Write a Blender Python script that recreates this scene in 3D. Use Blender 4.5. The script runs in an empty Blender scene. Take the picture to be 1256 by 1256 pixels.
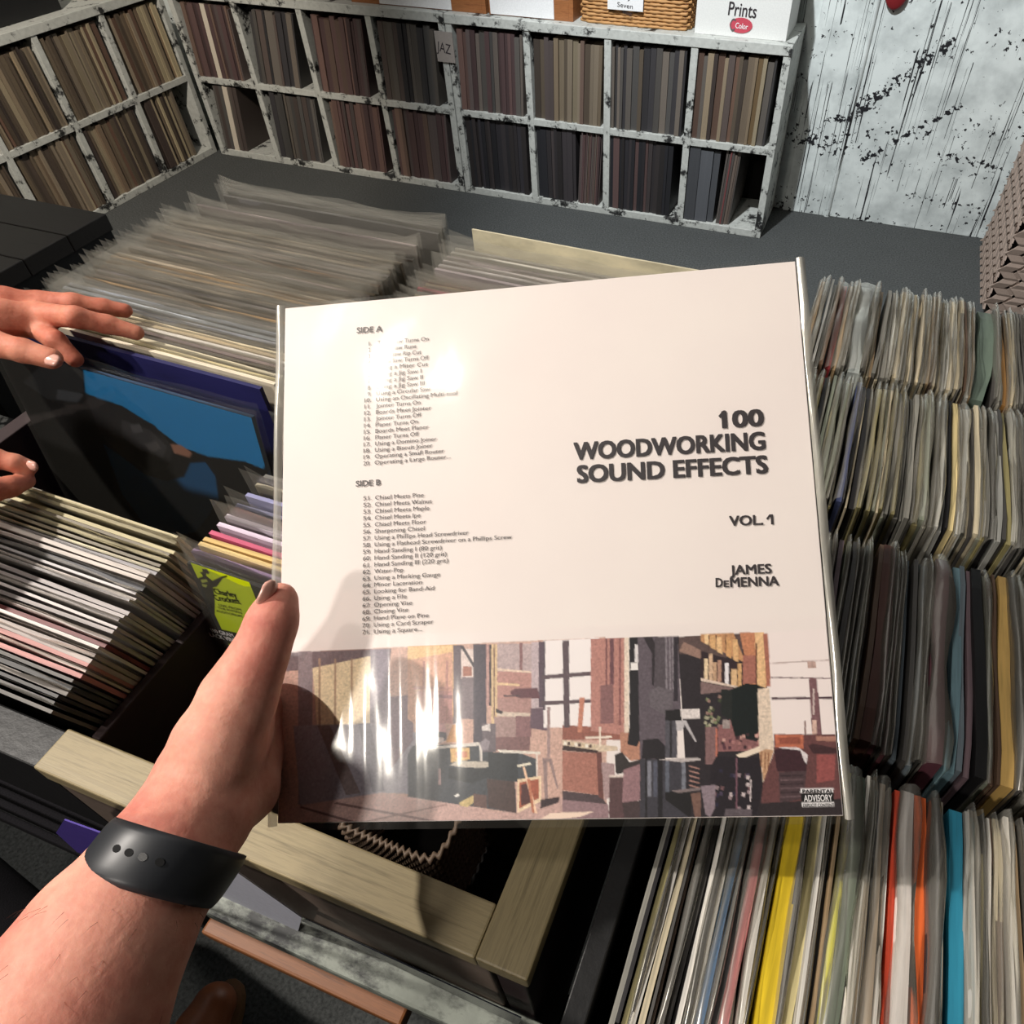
import bpy, bmesh, math, random
import numpy as np
from mathutils import Vector, Matrix

random.seed(7)
rng = np.random.default_rng(7)
SC = bpy.context.scene
COL = SC.collection

# ------------------------------------------------------------------ camera
CP = np.array([3.19737, -3.07673, 1.48299])
RR = np.array([[0.93926974, 0.34312727, -0.00600251],
               [0.24658854, -0.68696469, -0.68357414],
               [-0.23867644, 0.64058036, -0.7298564]])       # rows: right, down, forward
FPX, CX, CY = 897.07, 628 + 91.234, 628 + 3.478
cam_d = bpy.data.cameras.new('camera')
cam = bpy.data.objects.new('camera', cam_d)
COL.objects.link(cam)
cam_d.sensor_width = 36
cam_d.lens = FPX / 1256 * 36
cam_d.shift_x = -(CX - 628) / 1256
cam_d.shift_y = (CY - 628) / 1256
cam_d.clip_start = 0.01
M = Matrix.Identity(4)
for i in range(3):
    M[i][0], M[i][1], M[i][2], M[i][3] = RR[0][i], -RR[1][i], -RR[2][i], CP[i]
cam.matrix_world = M
SC.camera = cam

# ------------------------------------------------------------------ light
SC.view_settings.view_transform = 'Standard'
SC.view_settings.look = 'None'
SC.view_settings.gamma = 1
SC.view_settings.exposure = 0.0
w = bpy.data.worlds.new('world')
SC.world = w
w.use_nodes = True
w.node_tree.nodes['Background'].inputs[0].default_value = (0.9, 0.93, 1, 1)
w.node_tree.nodes['Background'].inputs[1].default_value = 0.07


def spot(name, loc, target, power, angle, radius, col=(1, 0.93, 0.85), blend=0.6):
    l = bpy.data.lights.new(name, 'SPOT')
    l.energy = power
    l.spot_size = math.radians(angle)
    l.spot_blend = blend
    l.shadow_soft_size = radius
    l.color = col
    o = bpy.data.objects.new(name, l)
    COL.objects.link(o)
    o.location = loc
    o.rotation_euler = (Vector(target) - Vector(loc)).to_track_quat('-Z', 'Y').to_euler()
    return o


spot('key_spotlight', (1.42, -3.16, 2.70), (3.0, -2.8, 1.1), 225, 62, 0.03)
spot('glare_spotlight', (2.36, -3.42, 2.76), (2.95, -2.75, 1.1), 22, 80, 0.06)
spot('rear_spotlight', (2.42, -4.72, 2.62), (2.8, -2.75, 1.0), 85, 60, 0.10)
spot('wall_spotlight', (2.35, -1.7, 2.72), (3.4, 0.3, 0.5), 440, 88, 0.04, (0.93, 0.97, 1))
spot('shelf_spotlight', (1.3, -2.6, 2.72), (-0.1, -1.1, 0.4), 430, 64, 0.06, (1, 0.9, 0.78))
la = bpy.data.lights.new('ceiling_fill', 'AREA')  # soft fill light added under the ceiling, not a fixture of the shop
la.shape = 'RECTANGLE'
la.size, la.size_y = 2.5, 2.0
la.energy = 14
la.color = (1, 0.95, 0.9)
lo = bpy.data.objects.new('ceiling_fill', la)
COL.objects.link(lo)
lo.location = (1.9, -1.7, 2.7)


# ------------------------------------------------------------------ helpers
def ray(u, v):
    d = RR.T @ np.array([(u - CX) / FPX, (v - CY) / FPX, 1.0])
    return d


def at_depth(u, v, z):
    return CP + ray(u, v) * z


def at_height(u, v, Z):
    d = ray(u, v)
    return CP + d * (Z - CP[2]) / d[2]


def on_plane(u, v, P0, n):
    d = ray(u, v)
    return CP + d * (np.dot(np.array(P0) - CP, n) / np.dot(d, n))


def tag(o, label=None, cat=None, group=None, kind=None):
    if label: o['label'] = label
    if cat: o['category'] = cat
    if group: o['group'] = group
    if kind: o['kind'] = kind
    return o


def empty(name, loc=(0, 0, 0), rz=0.0):
    o = bpy.data.objects.new(name, None)
    COL.objects.link(o)
    o.location = loc
    o.rotation_euler = (0, 0, rz)
    o.empty_display_size = 0.05
    return o


def link(name, me, mat=None, parent=None, loc=None):
    o = bpy.data.objects.new(name, me)
    COL.objects.link(o)
    if mat is not None and not me.materials:
        me.materials.append(mat)
    if parent is not None:
        o.parent = parent
    if loc is not None:
        o.location = loc
    return o


def mesh(name, verts, faces, smooth=False):
    me = bpy.data.meshes.new(name)
    me.from_pydata([tuple(map(float, v)) for v in verts], [], faces)
    if smooth:
        me.polygons.foreach_set('use_smooth', [True] * len(me.polygons))
    me.update()
    return me


def box_vf(x0, y0, z0, x1, y1, z1):
    v = [(x0, y0, z0), (x1, y0, z0), (x1, y1, z0), (x0, y1, z0), (x0, y0, z1), (x1, y0, z1), (x1, y1, z1), (x0, y1, z1)]
    f = [(3, 2, 1, 0), (4, 5, 6, 7), (0, 1, 5, 4), (1, 2, 6, 5), (2, 3, 7, 6), (3, 0, 4, 7)]
    return v, f


def box(name, b, mat, parent=None, bevel=0.0, loc=None):
    """b = (x0,y0,z0,x1,y1,z1)"""
    v, f = box_vf(*b)
    me = mesh(name, v, f)
    if bevel:
        bm = bmesh.new()
        bm.from_mesh(me)
        bmesh.ops.bevel(bm, geom=bm.edges[:], offset=bevel, segments=2, affect='EDGES', profile=0.5)
        bm.to_mesh(me)
        bm.free()
    return link(name, me, mat, parent, loc)


def grid_mesh(name, P, smooth=True):
    """P: array (n,m,3)"""
    n, m = P.shape[:2]
    idx = np.arange(n * m).reshape(n, m)
    f = np.stack([idx[:-1, :-1], idx[1:, :-1], idx[1:, 1:], idx[:-1, 1:]], -1).reshape(-1, 4)
    me = bpy.data.meshes.new(name)
    me.from_pydata(P.reshape(-1, 3).tolist(), [], f.tolist())
    if smooth:
        me.polygons.foreach_set('use_smooth', [True] * len(me.polygons))
    me.update()
    return me


def srgb(c):
    c = np.asarray(c, float) / 255.0
    return np.where(c <= 0.04045, c / 12.92, ((c + 0.055) / 1.055) ** 2.4)


def C4(r, g, b):
    l = srgb((r, g, b))
    return (float(l[0]), float(l[1]), float(l[2]), 1.0)


# ------------------------------------------------------------------ materials
class NT:
    def __init__(self, name):
        self.m = bpy.data.materials.new(name)
        self.m.use_nodes = True
        self.t = self.m.node_tree
        self.b = self.t.nodes['Principled BSDF']

    def n(self, typ, **kw):
        nd = self.t.nodes.new(typ)
        for k, v in kw.items():
            if k.startswith('i_'):
                key = k[2:].replace('_', ' ')
                nd.inputs[key].default_value = v
            else:
                setattr(nd, k, v)
        return nd

    def l(self, a, b):
        self.t.links.new(a, b)

    def coords(self, scale=(1, 1, 1), kind='Object', rot=(0, 0, 0)):
        tc = self.n('ShaderNodeTexCoord')
        mp = self.n('ShaderNodeMapping')
        mp.inputs['Scale'].default_value = scale
        mp.inputs['Rotation'].default_value = rot
        self.l(tc.outputs[kind], mp.inputs['Vector'])
        return mp.outputs['Vector']

    def noise(self, vec, scale, detail=4, rough=0.6):
        nd = self.n('ShaderNodeTexNoise')
        nd.inputs['Scale'].default_value = scale
        nd.inputs['Detail'].default_value = detail
        nd.inputs['Roughness'].default_value = rough
        self.l(vec, nd.inputs['Vector'])
        return nd.outputs['Fac']

    def ramp(self, fac, stops):
        r = self.n('ShaderNodeValToRGB')
        els = r.color_ramp.elements
        while len(els) < len(stops):
            els.new(0.5)
        for e, (p, c) in zip(els, stops):
            e.position = p
            e.color = c
        self.l(fac, r.inputs['Fac'])
        return r.outputs['Color']

    def mix(self, fac, a, b, typ='MIX'):
        m = self.n('ShaderNodeMix', data_type='RGBA', blend_type=typ)
        for s, val in ((m.inputs[0], fac), (m.inputs[6], a), (m.inputs[7], b)):
            if hasattr(val, 'links'):
                self.l(val, s)
            else:
                s.default_value = val
        return m.outputs[2]

    def math(self, op, a, b=0.5):
        m = self.n('ShaderNodeMath', operation=op)
        for s, val in ((m.inputs[0], a), (m.inputs[1], b)):
            if hasattr(val, 'links'):
                self.l(val, s)
            else:
                s.default_value = val
        return m.outputs[0]

    def bump(self, h, strength=0.3, dist=0.002):
        b = self.n('ShaderNodeBump')
        b.inputs['Strength'].default_value = strength
        b.inputs['Distance'].default_value = dist
        self.l(h, b.inputs['Height'])
        self.l(b.outputs['Normal'], self.b.inputs['Normal'])

    def base(self, c):
        if hasattr(c, 'links'):
            self.l(c, self.b.inputs['Base Color'])
        else:
            self.b.inputs['Base Color'].default_value = c

    def rough(self, r):
        self.b.inputs['Roughness'].default_value = r


def plain(name, c, rough=0.6, spec=0.5, bump=0, bscale=200, metal=0):
    t = NT(name)
    v = t.coords()
    nz = t.noise(v, bscale)
    col = t.mix(0.25, c, t.ramp(nz, [(0.3, tuple(x * 0.7 for x in c[:3]) + (1,)), (0.7, tuple(min(1, x * 1.2) for x in c[:3]) + (1,))]))
    t.base(col)
    t.rough(rough)
    t.b.inputs['Specular IOR Level'].default_value = spec
    t.b.inputs['Metallic'].default_value = metal
    if bump:
        t.bump(nz, bump)
    return t.m


def mat_distressed(name, white, black, scale=(1, 1, 1), lo=0.40, hi=0.47):
    t = NT(name)
    v = t.coords(scale)
    a = t.noise(v, 14, 8, 0.75)
    v2 = t.coords((1, 1, 1))
    b = t.noise(v2, 5, 3)
    f = t.math('ADD', t.math('MULTIPLY', a, 0.75), t.math('MULTIPLY', b, 0.25))
    m = t.ramp(f, [(lo, (1, 1, 1, 1)), (hi, (0, 0, 0, 1))])
    dirt = t.noise(v2, 60, 5)
    wcol = t.ramp(dirt, [(0.3, tuple(x * 0.8 for x in white[:3]) + (1,)), (0.65, white)])
    t.base(t.mix(m, wcol, black))
    t.rough(0.55)
    t.bump(a, 0.4, 0.003)
    return t.m


def mat_wall():
    """white boards with black paint runs and spatter"""
    t = NT('drip_painted_wall')
    tc = t.n('ShaderNodeTexCoord')
    sep = t.n('ShaderNodeSeparateXYZ')
    t.l(tc.outputs['Object'], sep.inputs[0])
    # runs: thin in x, long in z
    v = t.coords((130, 1, 1.3))
    runs = t.noise(v, 1.6, 2, 0.5)
    v3 = t.coords((7, 1, 1.6))
    gate = t.noise(v3, 1.1, 2, 0.5)
    r1 = t.math('GREATER_THAN', runs, 0.622)
    r2 = t.math('GREATER_THAN', gate, 0.5)
    r = t.math('MULTIPLY', r1, r2)
    # spatter: clustered spots, along slanting bands
    vs = t.coords((1, 1, 1), rot=(0, math.radians(35), 0))
    sp = t.noise(vs, 60, 3, 0.6)
    vb = t.coords((1.2, 1, 7), rot=(0, math.radians(38), 0))
    band = t.noise(vb, 1.3, 2, 0.5)
    thr = t.math('SUBTRACT', 0.93, t.math('MULTIPLY', band, 0.54))
    s = t.math('GREATER_THAN', sp, thr)
    for (a_, b_, wd_, amt) in (((1036, 150), (1172, 48), 0.06, 0.27), ((1052, 200), (1180, 128), 0.04, 0.24), ((1010, 150), (1045, 140), 0.05, 0.25), ((1150, 188), (1250, 215), 0.04, 0.22), ((1110, 240), (1230, 262), 0.05, 0.17)):
        A_ = on_plane(*a_, (0, 0.309, 0), np.array([0, -1.0, 0]))
        B_ = on_plane(*b_, (0, 0.309, 0), np.array([0, -1.0, 0]))
        d_ = (B_ - A_)[[0, 2]]
        L_ = float(np.linalg.norm(d_))
        d_ = d_ / L_
        px_ = t.math('SUBTRACT', sep.outputs[0], float(A_[0]))
        pz_ = t.math('SUBTRACT', sep.outputs[2], float(A_[2]))
        al = t.math('ADD', t.math('MULTIPLY', px_, float(d_[0])), t.math('MULTIPLY', pz_, float(d_[1])))
        pe = t.math('ABSOLUTE', t.math('SUBTRACT', t.math('MULTIPLY', px_, float(d_[1])), t.math('MULTIPLY', pz_, float(d_[0]))))
        k_ = t.math('MAXIMUM', t.math('SUBTRACT', 1.0, t.math('DIVIDE', pe, wd_)), 0.0)
        k_ = t.math('MULTIPLY', k_, t.math('MULTIPLY', t.math('GREATER_THAN', al, 0.0), t.math('LESS_THAN', al, L_)))
        s = t.math('MAXIMUM', s, t.math('GREATER_THAN', t.math('ADD', sp, t.math('MULTIPLY', k_, amt)), 0.74))
    m = t.math('MAXIMUM', r, s)
    sm = t.noise(t.coords((1, 1, 1)), 9, 5)
    base = t.ramp(sm, [(0.32, C4(176, 182, 180)), (0.6, C4(212, 218, 215))])
    t.base(t.mix(m, base, C4(26, 26, 30)))
    t.rough(0.5)
    t.bump(sp, 0.15, 0.002)
    return t.m


def mat_carpet():
    t = NT('dark_grey_carpet')
    v = t.coords()
    a = t.noise(v, 160, 4)
    b = t.noise(v, 8, 3)
    c = t.ramp(a, [(0.3, C4(52, 54, 54)), (0.7, C4(92, 94, 93))])
    t.base(t.mix(t.math('MULTIPLY', b, 0.4), c, C4(60, 61, 60)))
    t.rough(0.95)
    t.b.inputs['Specular IOR Level'].default_value = 0.1
    t.bump(a, 0.5, 0.004)
    return t.m


def mat_objcolor(name, rough=0.55, stripes=0.0, axis_scale=(1, 1, 1), amount=0.5, edge=None):
    t = NT(name)
    oi = t.n('ShaderNodeObjectInfo')
    v = t.coords(axis_scale)
    # shift pattern per object
    add = t.n('ShaderNodeVectorMath', operation='ADD')
    t.l(v, add.inputs[0])
    comb = t.n('ShaderNodeCombineXYZ')
    t.l(t.math('MULTIPLY', oi.outputs['Random'], 37.0), comb.inputs[0])
    t.l(t.math('MULTIPLY', oi.outputs['Random'], 11.0), comb.inputs[1])
    t.l(comb.outputs[0], add.inputs[1])
    nz = t.noise(add.outputs[0], 1.0, 4, 0.65)
    f = t.ramp(nz, [(0.32, (0.35, 0.35, 0.35, 1)), (0.5, (0.9, 0.9, 0.9, 1)), (0.7, (1.35, 1.3, 1.25, 1))])
    c = t.mix(amount, oi.outputs['Color'], t.mix(1.0, oi.outputs['Color'], f, 'MULTIPLY'))
    t.base(c)
    t.rough(rough)
    return t.m


def mat_poly(name='clear_plastic_sleeve', haze=0.10, gloss=0.10, rough=0.12, bump=0.0, tint=(0.80, 0.77, 0.68, 1)):
    m = bpy.data.materials.new(name)
    m.use_nodes = True
    nt = m.node_tree
    nt.nodes.clear()
    out = nt.nodes.new('ShaderNodeOutputMaterial')
    tr = nt.nodes.new('ShaderNodeBsdfTransparent')
    gl = nt.nodes.new('ShaderNodeBsdfGlossy')
    di = nt.nodes.new('ShaderNodeBsdfDiffuse')
    gl.inputs['Roughness'].default_value = rough
    di.inputs['Color'].default_value = tint
    gl.inputs['Color'].default_value = (0.9, 0.88, 0.82, 1)
    m1 = nt.nodes.new('ShaderNodeMixShader')
    m1.inputs[0].default_value = haze
    m2 = nt.nodes.new('ShaderNodeMixShader')
    fr = nt.nodes.new('ShaderNodeFresnel')
    fr.inputs['IOR'].default_value = 1.45
    mu = nt.nodes.new('ShaderNodeMath')
    mu.operation = 'ADD'
    mu.inputs[1].default_value = gloss
    nt.links.new(fr.outputs[0], mu.inputs[0])
    nt.links.new(mu.outputs[0], m2.inputs[0])
    nt.links.new(tr.outputs[0], m1.inputs[1])
    nt.links.new(di.outputs[0], m1.inputs[2])
    nt.links.new(m1.outputs[0], m2.inputs[1])
    nt.links.new(gl.outputs[0], m2.inputs[2])
    nt.links.new(m2.outputs[0], out.inputs[0])
    if bump:
        tc = nt.nodes.new('ShaderNodeTexCoord')
        nz = nt.nodes.new('ShaderNodeTexNoise')
        nz.inputs['Scale'].default_value = 30
        bp = nt.nodes.new('ShaderNodeBump')
        bp.inputs['Strength'].default_value = bump
        bp.inputs['Distance'].default_value = 0.002
        nt.links.new(tc.outputs['Object'], nz.inputs['Vector'])
        nt.links.new(nz.outputs['Fac'], bp.inputs['Height'])
        for n_ in (gl, fr):
            nt.links.new(bp.outputs['Normal'], n_.inputs['Normal'])
    return m


def mat_wood(name, c1, c2, scale=(1, 1, 1), rough=0.5):
    t = NT(name)
    v = t.coords(scale)
    a = t.noise(v, 3.0, 6, 0.7)
    t.base(t.ramp(a, [(0.30, c1), (0.48, c2), (0.56, tuple(x * 0.8 for x in c2[:3]) + (1,)), (0.7, c2)]))
    t.rough(rough)
    t.bump(a, 0.1, 0.001)
    return t.m


def mat_vcol(name, rough=0.4):
    t = NT(name)
    vc = t.n('ShaderNodeVertexColor')
    vc.layer_name = 'print'
    t.base(vc.outputs['Color'])
    t.rough(rough)
    return t.m


def mat_skin(name, c1, c2, c3):
    t = NT(name)
    v = t.coords()
    a = t.noise(v, 22, 4)
    b = t.noise(v, 260, 3)
    base = t.ramp(a, [(0.32, c1), (0.5, c2), (0.68, c3)])
    t.base(t.mix(0.15, base, t.ramp(b, [(0.35, c1), (0.65, c3)])))
    t.b.inputs['Subsurface Weight'].default_value = 0.25
    t.b.inputs['Subsurface Radius'].default_value = (0.012, 0.004, 0.002)
    t.b.inputs['Subsurface Scale'].default_value = 0.5
    t.rough(0.6)
    t.b.inputs['Specular IOR Level'].default_value = 0.3
    wr = t.noise(t.coords((1.0, 1, 1)), 90, 3)
    h = t.math('ADD', t.math('MULTIPLY', wr, 0.6), t.math('MULTIPLY', b, 0.4))
    big = t.noise(t.coords((1, 1, 1)), 38, 3)
    t.bump(t.math('ADD', h, t.math('MULTIPLY', big, 0.7)), 0.4, 0.0016)
    return t.m


M_shelf = mat_distressed('distressed_white_shelf_paint', C4(186, 188, 182), C4(34, 34, 34), lo=0.43, hi=0.475)
M_wall = mat_wall()
M_carpet = mat_carpet()
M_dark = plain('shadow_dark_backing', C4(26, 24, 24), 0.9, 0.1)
M_black = plain('black_painted_wood', C4(22, 22, 23), 0.45, 0.4, 0.2, 90)
M_maroon = plain('dark_maroon_painted_board', C4(52, 40, 41), 0.6, 0.3, 0.15, 120)
M_spine = mat_objcolor('record_spines', 0.6, axis_scale=(240, 1.0, 3), amount=0.75)
M_edge = mat_objcolor('record_cover_board', 0.55, axis_scale=(14, 300, 30), amount=0.45)
M_sedge = mat_objcolor('single_sleeve_paper', 0.55, axis_scale=(380, 9, 9), amount=0.5)
M_poly = mat_poly('clear_plastic_sleeve', 0.10, 0.06, 0.25, 0.4)
M_polyheld = mat_poly('held_album_plastic_sleeve', 0.015, 0.0, 0.12, 0.15)
M_polyedge = mat_poly('plastic_sleeve_fold', 0.45, 0.2, 0.2, 0.3)
M_lamx = mat_wood('tan_laminate_along', C4(112, 100, 72), C4(158, 143, 108), (2.5, 60, 60))
M_lamy = mat_wood('tan_laminate_across', C4(98, 88, 62), C4(146, 132, 98), (60, 2.5, 60))
M_brownwood = mat_wood('brown_stained_wood', C4(70, 38, 20), C4(138, 86, 48), (2, 50, 50))
M_tabletop = mat_wood('black_stained_planks', C4(26, 24, 24), C4(44, 40, 38), (3, 40, 40), 0.5)
M_orangewood = mat_wood('orange_crate_wood', C4(110, 62, 34), C4(150, 96, 56), (3, 3, 30))
M_print = mat_vcol('printed_ink', 0.35)
M_ink = plain('black_ink', C4(48, 42, 46), 0.5)
M_ink2 = plain('grey_ink', C4(88, 84, 84), 0.5)
M_inkwhite = plain('white_ink', C4(235, 232, 232), 0.5)
M_paperwhite = plain('white_paper', C4(222, 222, 222), 0.7, 0.2)
M_cardboard = plain('brown_cardboard', C4(120, 98, 80), 0.8, 0.1)
M_skin1 = mat_skin('arm_skin', C4(200, 118, 104), C4(222, 150, 130), C4(234, 172, 150))
M_skin2 = mat_skin('ruddy_hand_skin', C4(172, 92, 72), C4(200, 124, 100), C4(216, 148, 122))
M_nail = plain('fingernail', C4(222, 168, 152), 0.25, 0.6)
M_rubber = plain('black_silicone', C4(40, 42, 46), 0.42, 0.5)
M_metal = plain('silver_metal', C4(200, 200, 200), 0.25, 0.5, metal=1)
M_wicker = plain('tan_wicker', C4(176, 132, 84), 0.6, 0.3, 0.3, 150)
M_wickergrey = plain('grey_brown_wicker', C4(150, 132, 120), 0.6, 0.3, 0.3, 150)
M_black_fabric = plain('black_fabric', C4(24, 23, 26), 0.95, 0.1, 0.6, 500)

# ------------------------------------------------------------------ room shell
XL, XR, YF, YB, ZC = -0.36, 5.2, -5.6, 0.325, 2.85


def struct(name, b, mat):
    return tag(box(name, b, mat), kind='structure')


tag(struct('floor', (XL, YF, -0.1, XR, YB, 0.0), M_carpet), 'dark grey carpeted floor in front of the record shelves')
tag(struct('wall_back', (XL - 0.1, YB, 0.0, XR + 0.1, YB + 0.1, ZC), M_wall), 'white boarded wall with black paint drips and spatter')
tag(struct('wall_left', (XL - 0.1, YF, 0.0, XL, YB, ZC), M_shelf), 'white spattered wall behind the left shelf')
struct('wall_right', (XR, YF, 0.0, XR + 0.1, YB, ZC), M_dark)
struct('wall_front', (XL - 0.1, YF - 0.1, 0.0, XR + 0.1, YF, ZC), M_dark)
struct('ceiling', (XL - 0.1, YF - 0.1, ZC, XR + 0.1, YB + 0.1, ZC + 0.1), M_dark)
# wide wall boards standing on the carpet (joints between them)
o = tag(box('wall_board', (2.9, YB - 0.016, 0.0, 3.085, YB, ZC), M_wall, None, 0.003), kind='structure')
o.parent = bpy.data.objects['wall_back']
o = tag(box('wall_board', (3.105, YB - 0.012, 0.0, 4.9, YB, ZC), M_wall, None, 0.003), kind='structure')
o.parent = bpy.data.objects['wall_back']
o = link('corner_bead', mesh('corner_bead', *(lambda n: ([(3.095 + 0.012 * math.cos(a * math.pi * 2 / n), YB - 0.012 + 0.012 * math.sin(a * math.pi * 2 / n), z) for z in (0, ZC) for a in range(n)],
                                                        [(a, (a + 1) % n, n + (a + 1) % n, n + a) for a in range(n)]))(12), smooth=True), M_wall, bpy.data.objects['wall_back'])

# ------------------------------------------------------------------ record shelves
HB, HM, HT = 0.0, 0.3505, 0.684
TH = 0.028
DEP = 0.315


def shelf_unit(origin, rz, pitch, n, label):
    root = empty('record_shelf', origin, rz)
    tag(root, label, 'shelf')
    L = n * pitch + TH
    box('bottom_board', (0, 0, 0.0, L, DEP, 0.03), M_shelf, root, 0.002)
    box('top_board', (0, -0.004, HT, L, DEP, HT + 0.034), M_shelf, root, 0.002)
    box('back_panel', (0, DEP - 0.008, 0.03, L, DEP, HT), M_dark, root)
    for k in range(n + 1):
        nm = 'side_panel' if k in (0, n) else 'divider'
        x = k * pitch
        box(nm, (x, 0, 0.03, x + TH, DEP - 0.008, HT), M_shelf, root, 0.0015)
    for k in range(n):
        box('shelf_board', (k * pitch + TH, 0.0, HM - 0.013, (k + 1) * pitch, DEP - 0.008, HM + 0.013), M_shelf, root, 0.0015)
    return root


def slab_mesh(name, t=1.0, d=0.305, h=0.305):
    v, f = box_vf(0, 0, 0, t, d, h)
    me = mesh(name, v, f)
    me.materials.append(M_spine)
    return me


SLAB = slab_mesh('shelf_record', 1.0, 0.285, 0.302)
SLAB_S = slab_mesh('shelf_record_short', 1.0, 0.285, 0.29)
PAL_BROWN = [(96, 84, 70), (112, 98, 80), (84, 72, 60), (128, 114, 94), (70, 60, 52), (104, 88, 72), (92, 70, 58), (120, 108, 92), (60, 50, 46), (136, 124, 102)]
PAL_GREY = [(70, 68, 66), (84, 80, 76), (58, 56, 56), (92, 86, 80), (76, 66, 62), (48, 46, 48), (98, 90, 82)]
PAL_RED = [(88, 68, 66), (98, 76, 70), (76, 58, 58), (106, 86, 76), (84, 74, 72), (70, 54, 54), (92, 84, 78)]
PAL_DARK = [(40, 38, 42), (32, 32, 36), (48, 44, 46), (38, 34, 34), (56, 50, 50), (28, 28, 32)]  # bottom-row shade painted into these record colours
PAL_LOWR = [(74, 76, 80), (88, 90, 94)]
ORD = ['first', 'second', 'third', 'fourth', 'fifth', 'sixth', 'seventh', 'eighth']
slots = []       # each: (world matrix, colour, mesh, thickness, label, group, distance)


def fill_cube(origin, rz, x0, x1, z0, pal, lean, full, where, n=17, h=0.302, plus=None):
    """records standing side by side between x0 and x1 (local), leaning by `lean` radians"""
    R0 = Matrix.Translation(Vector(origin)) @ Matrix.Rotation(rz, 4, 'Z')
    shift = math.tan(abs(lean)) * h
    a, b = x0 + 0.002, x0 + (x1 - x0) * full - 0.004
    if lean > 0: b -= shift
    if lean < 0: a += shift
    x = a
    mt = (x1 - x0) / n
    while x < b - 0.004:
        t = min(mt * random.uniform(0.55, 1.5), b - x)
        col = random.choice(pal)
        k = random.uniform(0.85, 1.15)
        col = tuple(min(250, c * k) for c in col)
        if plus and abs(x - a - (b - a) * plus[0]) < mt * 0.8:
            col = plus[1]
            plus = None
        me = SLAB if random.random() < 0.7 else SLAB_S
        y = 0.006 + random.uniform(0, 0.012)
        m = R0 @ Matrix.Translation((x, y, z0)) @ Matrix.Rotation(lean + random.uniform(-0.004, 0.004), 4, 'Y') @ Matrix.Diagonal((max(0.003, t * 0.97), 1, 1, 1))
        slots.append((m, col, me, t, where))
        x += t / math.cos(lean) + 0.0004


U1 = shelf_unit((0.043, 0, 0), 0, 0.345, 4, 'white and black distressed record shelf along the back wall, left unit by the corner')
U2 = shelf_unit((1.456, 0, 0), 0, 0.3427, 4, 'white and black distressed record shelf along the back wall, right unit under the baskets')
NL = 5
OL = (0.0, -0.008 - NL * 0.345 + 0.0, 0)
U3 = shelf_unit(OL, math.pi / 2, 0.345, NL, 'white distressed record shelf along the left wall, seen at an angle')

zb, zm = 0.031, HM + 0.0135
leans = {(1, 0): 0.10, (1, 1): 0.17, (1, 2): 0.10, (1, 3): 0.06, (0, 0): 0.16, (0, 1): 0.12, (0, 2): 0.08, (0, 3): 0.05}
for k in range(4):
    for r in (0, 1):
        pal = [PAL_RED, PAL_GREY][k % 2] if r == 1 else [PAL_GREY, PAL_RED][k // 2]
        w_ = '%s row of the back shelf, %s cube from the corner' % (('bottom', 'top')[r], ORD[k])
        full = 0.62 if (k == 0 and r == 0) else 0.93
        fill_cube((0.043, 0, 0), 0, k * 0.345 + TH, (k + 1) * 0.345, (zb, zm)[r], pal, leans[(r, k)], full, w_, 16,
                  plus=(0.4, (196, 186, 170)) if (k == 0) else None)
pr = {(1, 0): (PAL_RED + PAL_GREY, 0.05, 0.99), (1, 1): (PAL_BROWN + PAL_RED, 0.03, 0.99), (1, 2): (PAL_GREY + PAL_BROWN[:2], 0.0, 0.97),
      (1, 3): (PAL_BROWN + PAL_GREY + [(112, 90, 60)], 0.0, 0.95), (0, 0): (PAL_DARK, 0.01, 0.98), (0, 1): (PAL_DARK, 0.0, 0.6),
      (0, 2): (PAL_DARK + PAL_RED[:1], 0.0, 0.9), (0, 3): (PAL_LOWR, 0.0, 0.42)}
for (r, k), (pal, le, full) in pr.items():
    w_ = '%s row of the back shelf, %s cube from the corner' % (('bottom', 'top')[r], ORD[4 + k])
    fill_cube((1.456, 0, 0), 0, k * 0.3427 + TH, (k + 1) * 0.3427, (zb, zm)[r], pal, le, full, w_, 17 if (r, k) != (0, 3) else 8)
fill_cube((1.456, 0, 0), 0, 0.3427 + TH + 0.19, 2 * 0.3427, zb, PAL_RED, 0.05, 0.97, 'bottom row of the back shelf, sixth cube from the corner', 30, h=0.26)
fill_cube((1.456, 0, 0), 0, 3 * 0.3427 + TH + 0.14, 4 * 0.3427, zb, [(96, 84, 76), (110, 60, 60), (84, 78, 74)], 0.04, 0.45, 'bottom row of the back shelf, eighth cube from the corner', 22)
for k in range(NL):
    for r in (0, 1):
        c = NL - 1 - k       # column index counted from the corner
        w_ = '%s row of the left shelf, %s cube from the corner' % (('bottom', 'top')[r], ORD[c])
        pal = PAL_BROWN + ([(150, 138, 112), (140, 120, 96)] if c == 0 else [])
        full = 0.7 if (c == 0 and r == 0) else 0.97
        fill_cube(OL, math.pi / 2, k * 0.345 + TH, (k + 1) * 0.345, (zb, zm)[r], pal, -0.015 if c else -0.03, full, w_, 20)
cnt_ = {}
for i_, s_ in enumerate(slots):
    cnt_[s_[4]] = cnt_.get(s_[4], 0) + 1
    slots[i_] = s_ + (cnt_[s_[4]],)
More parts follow.
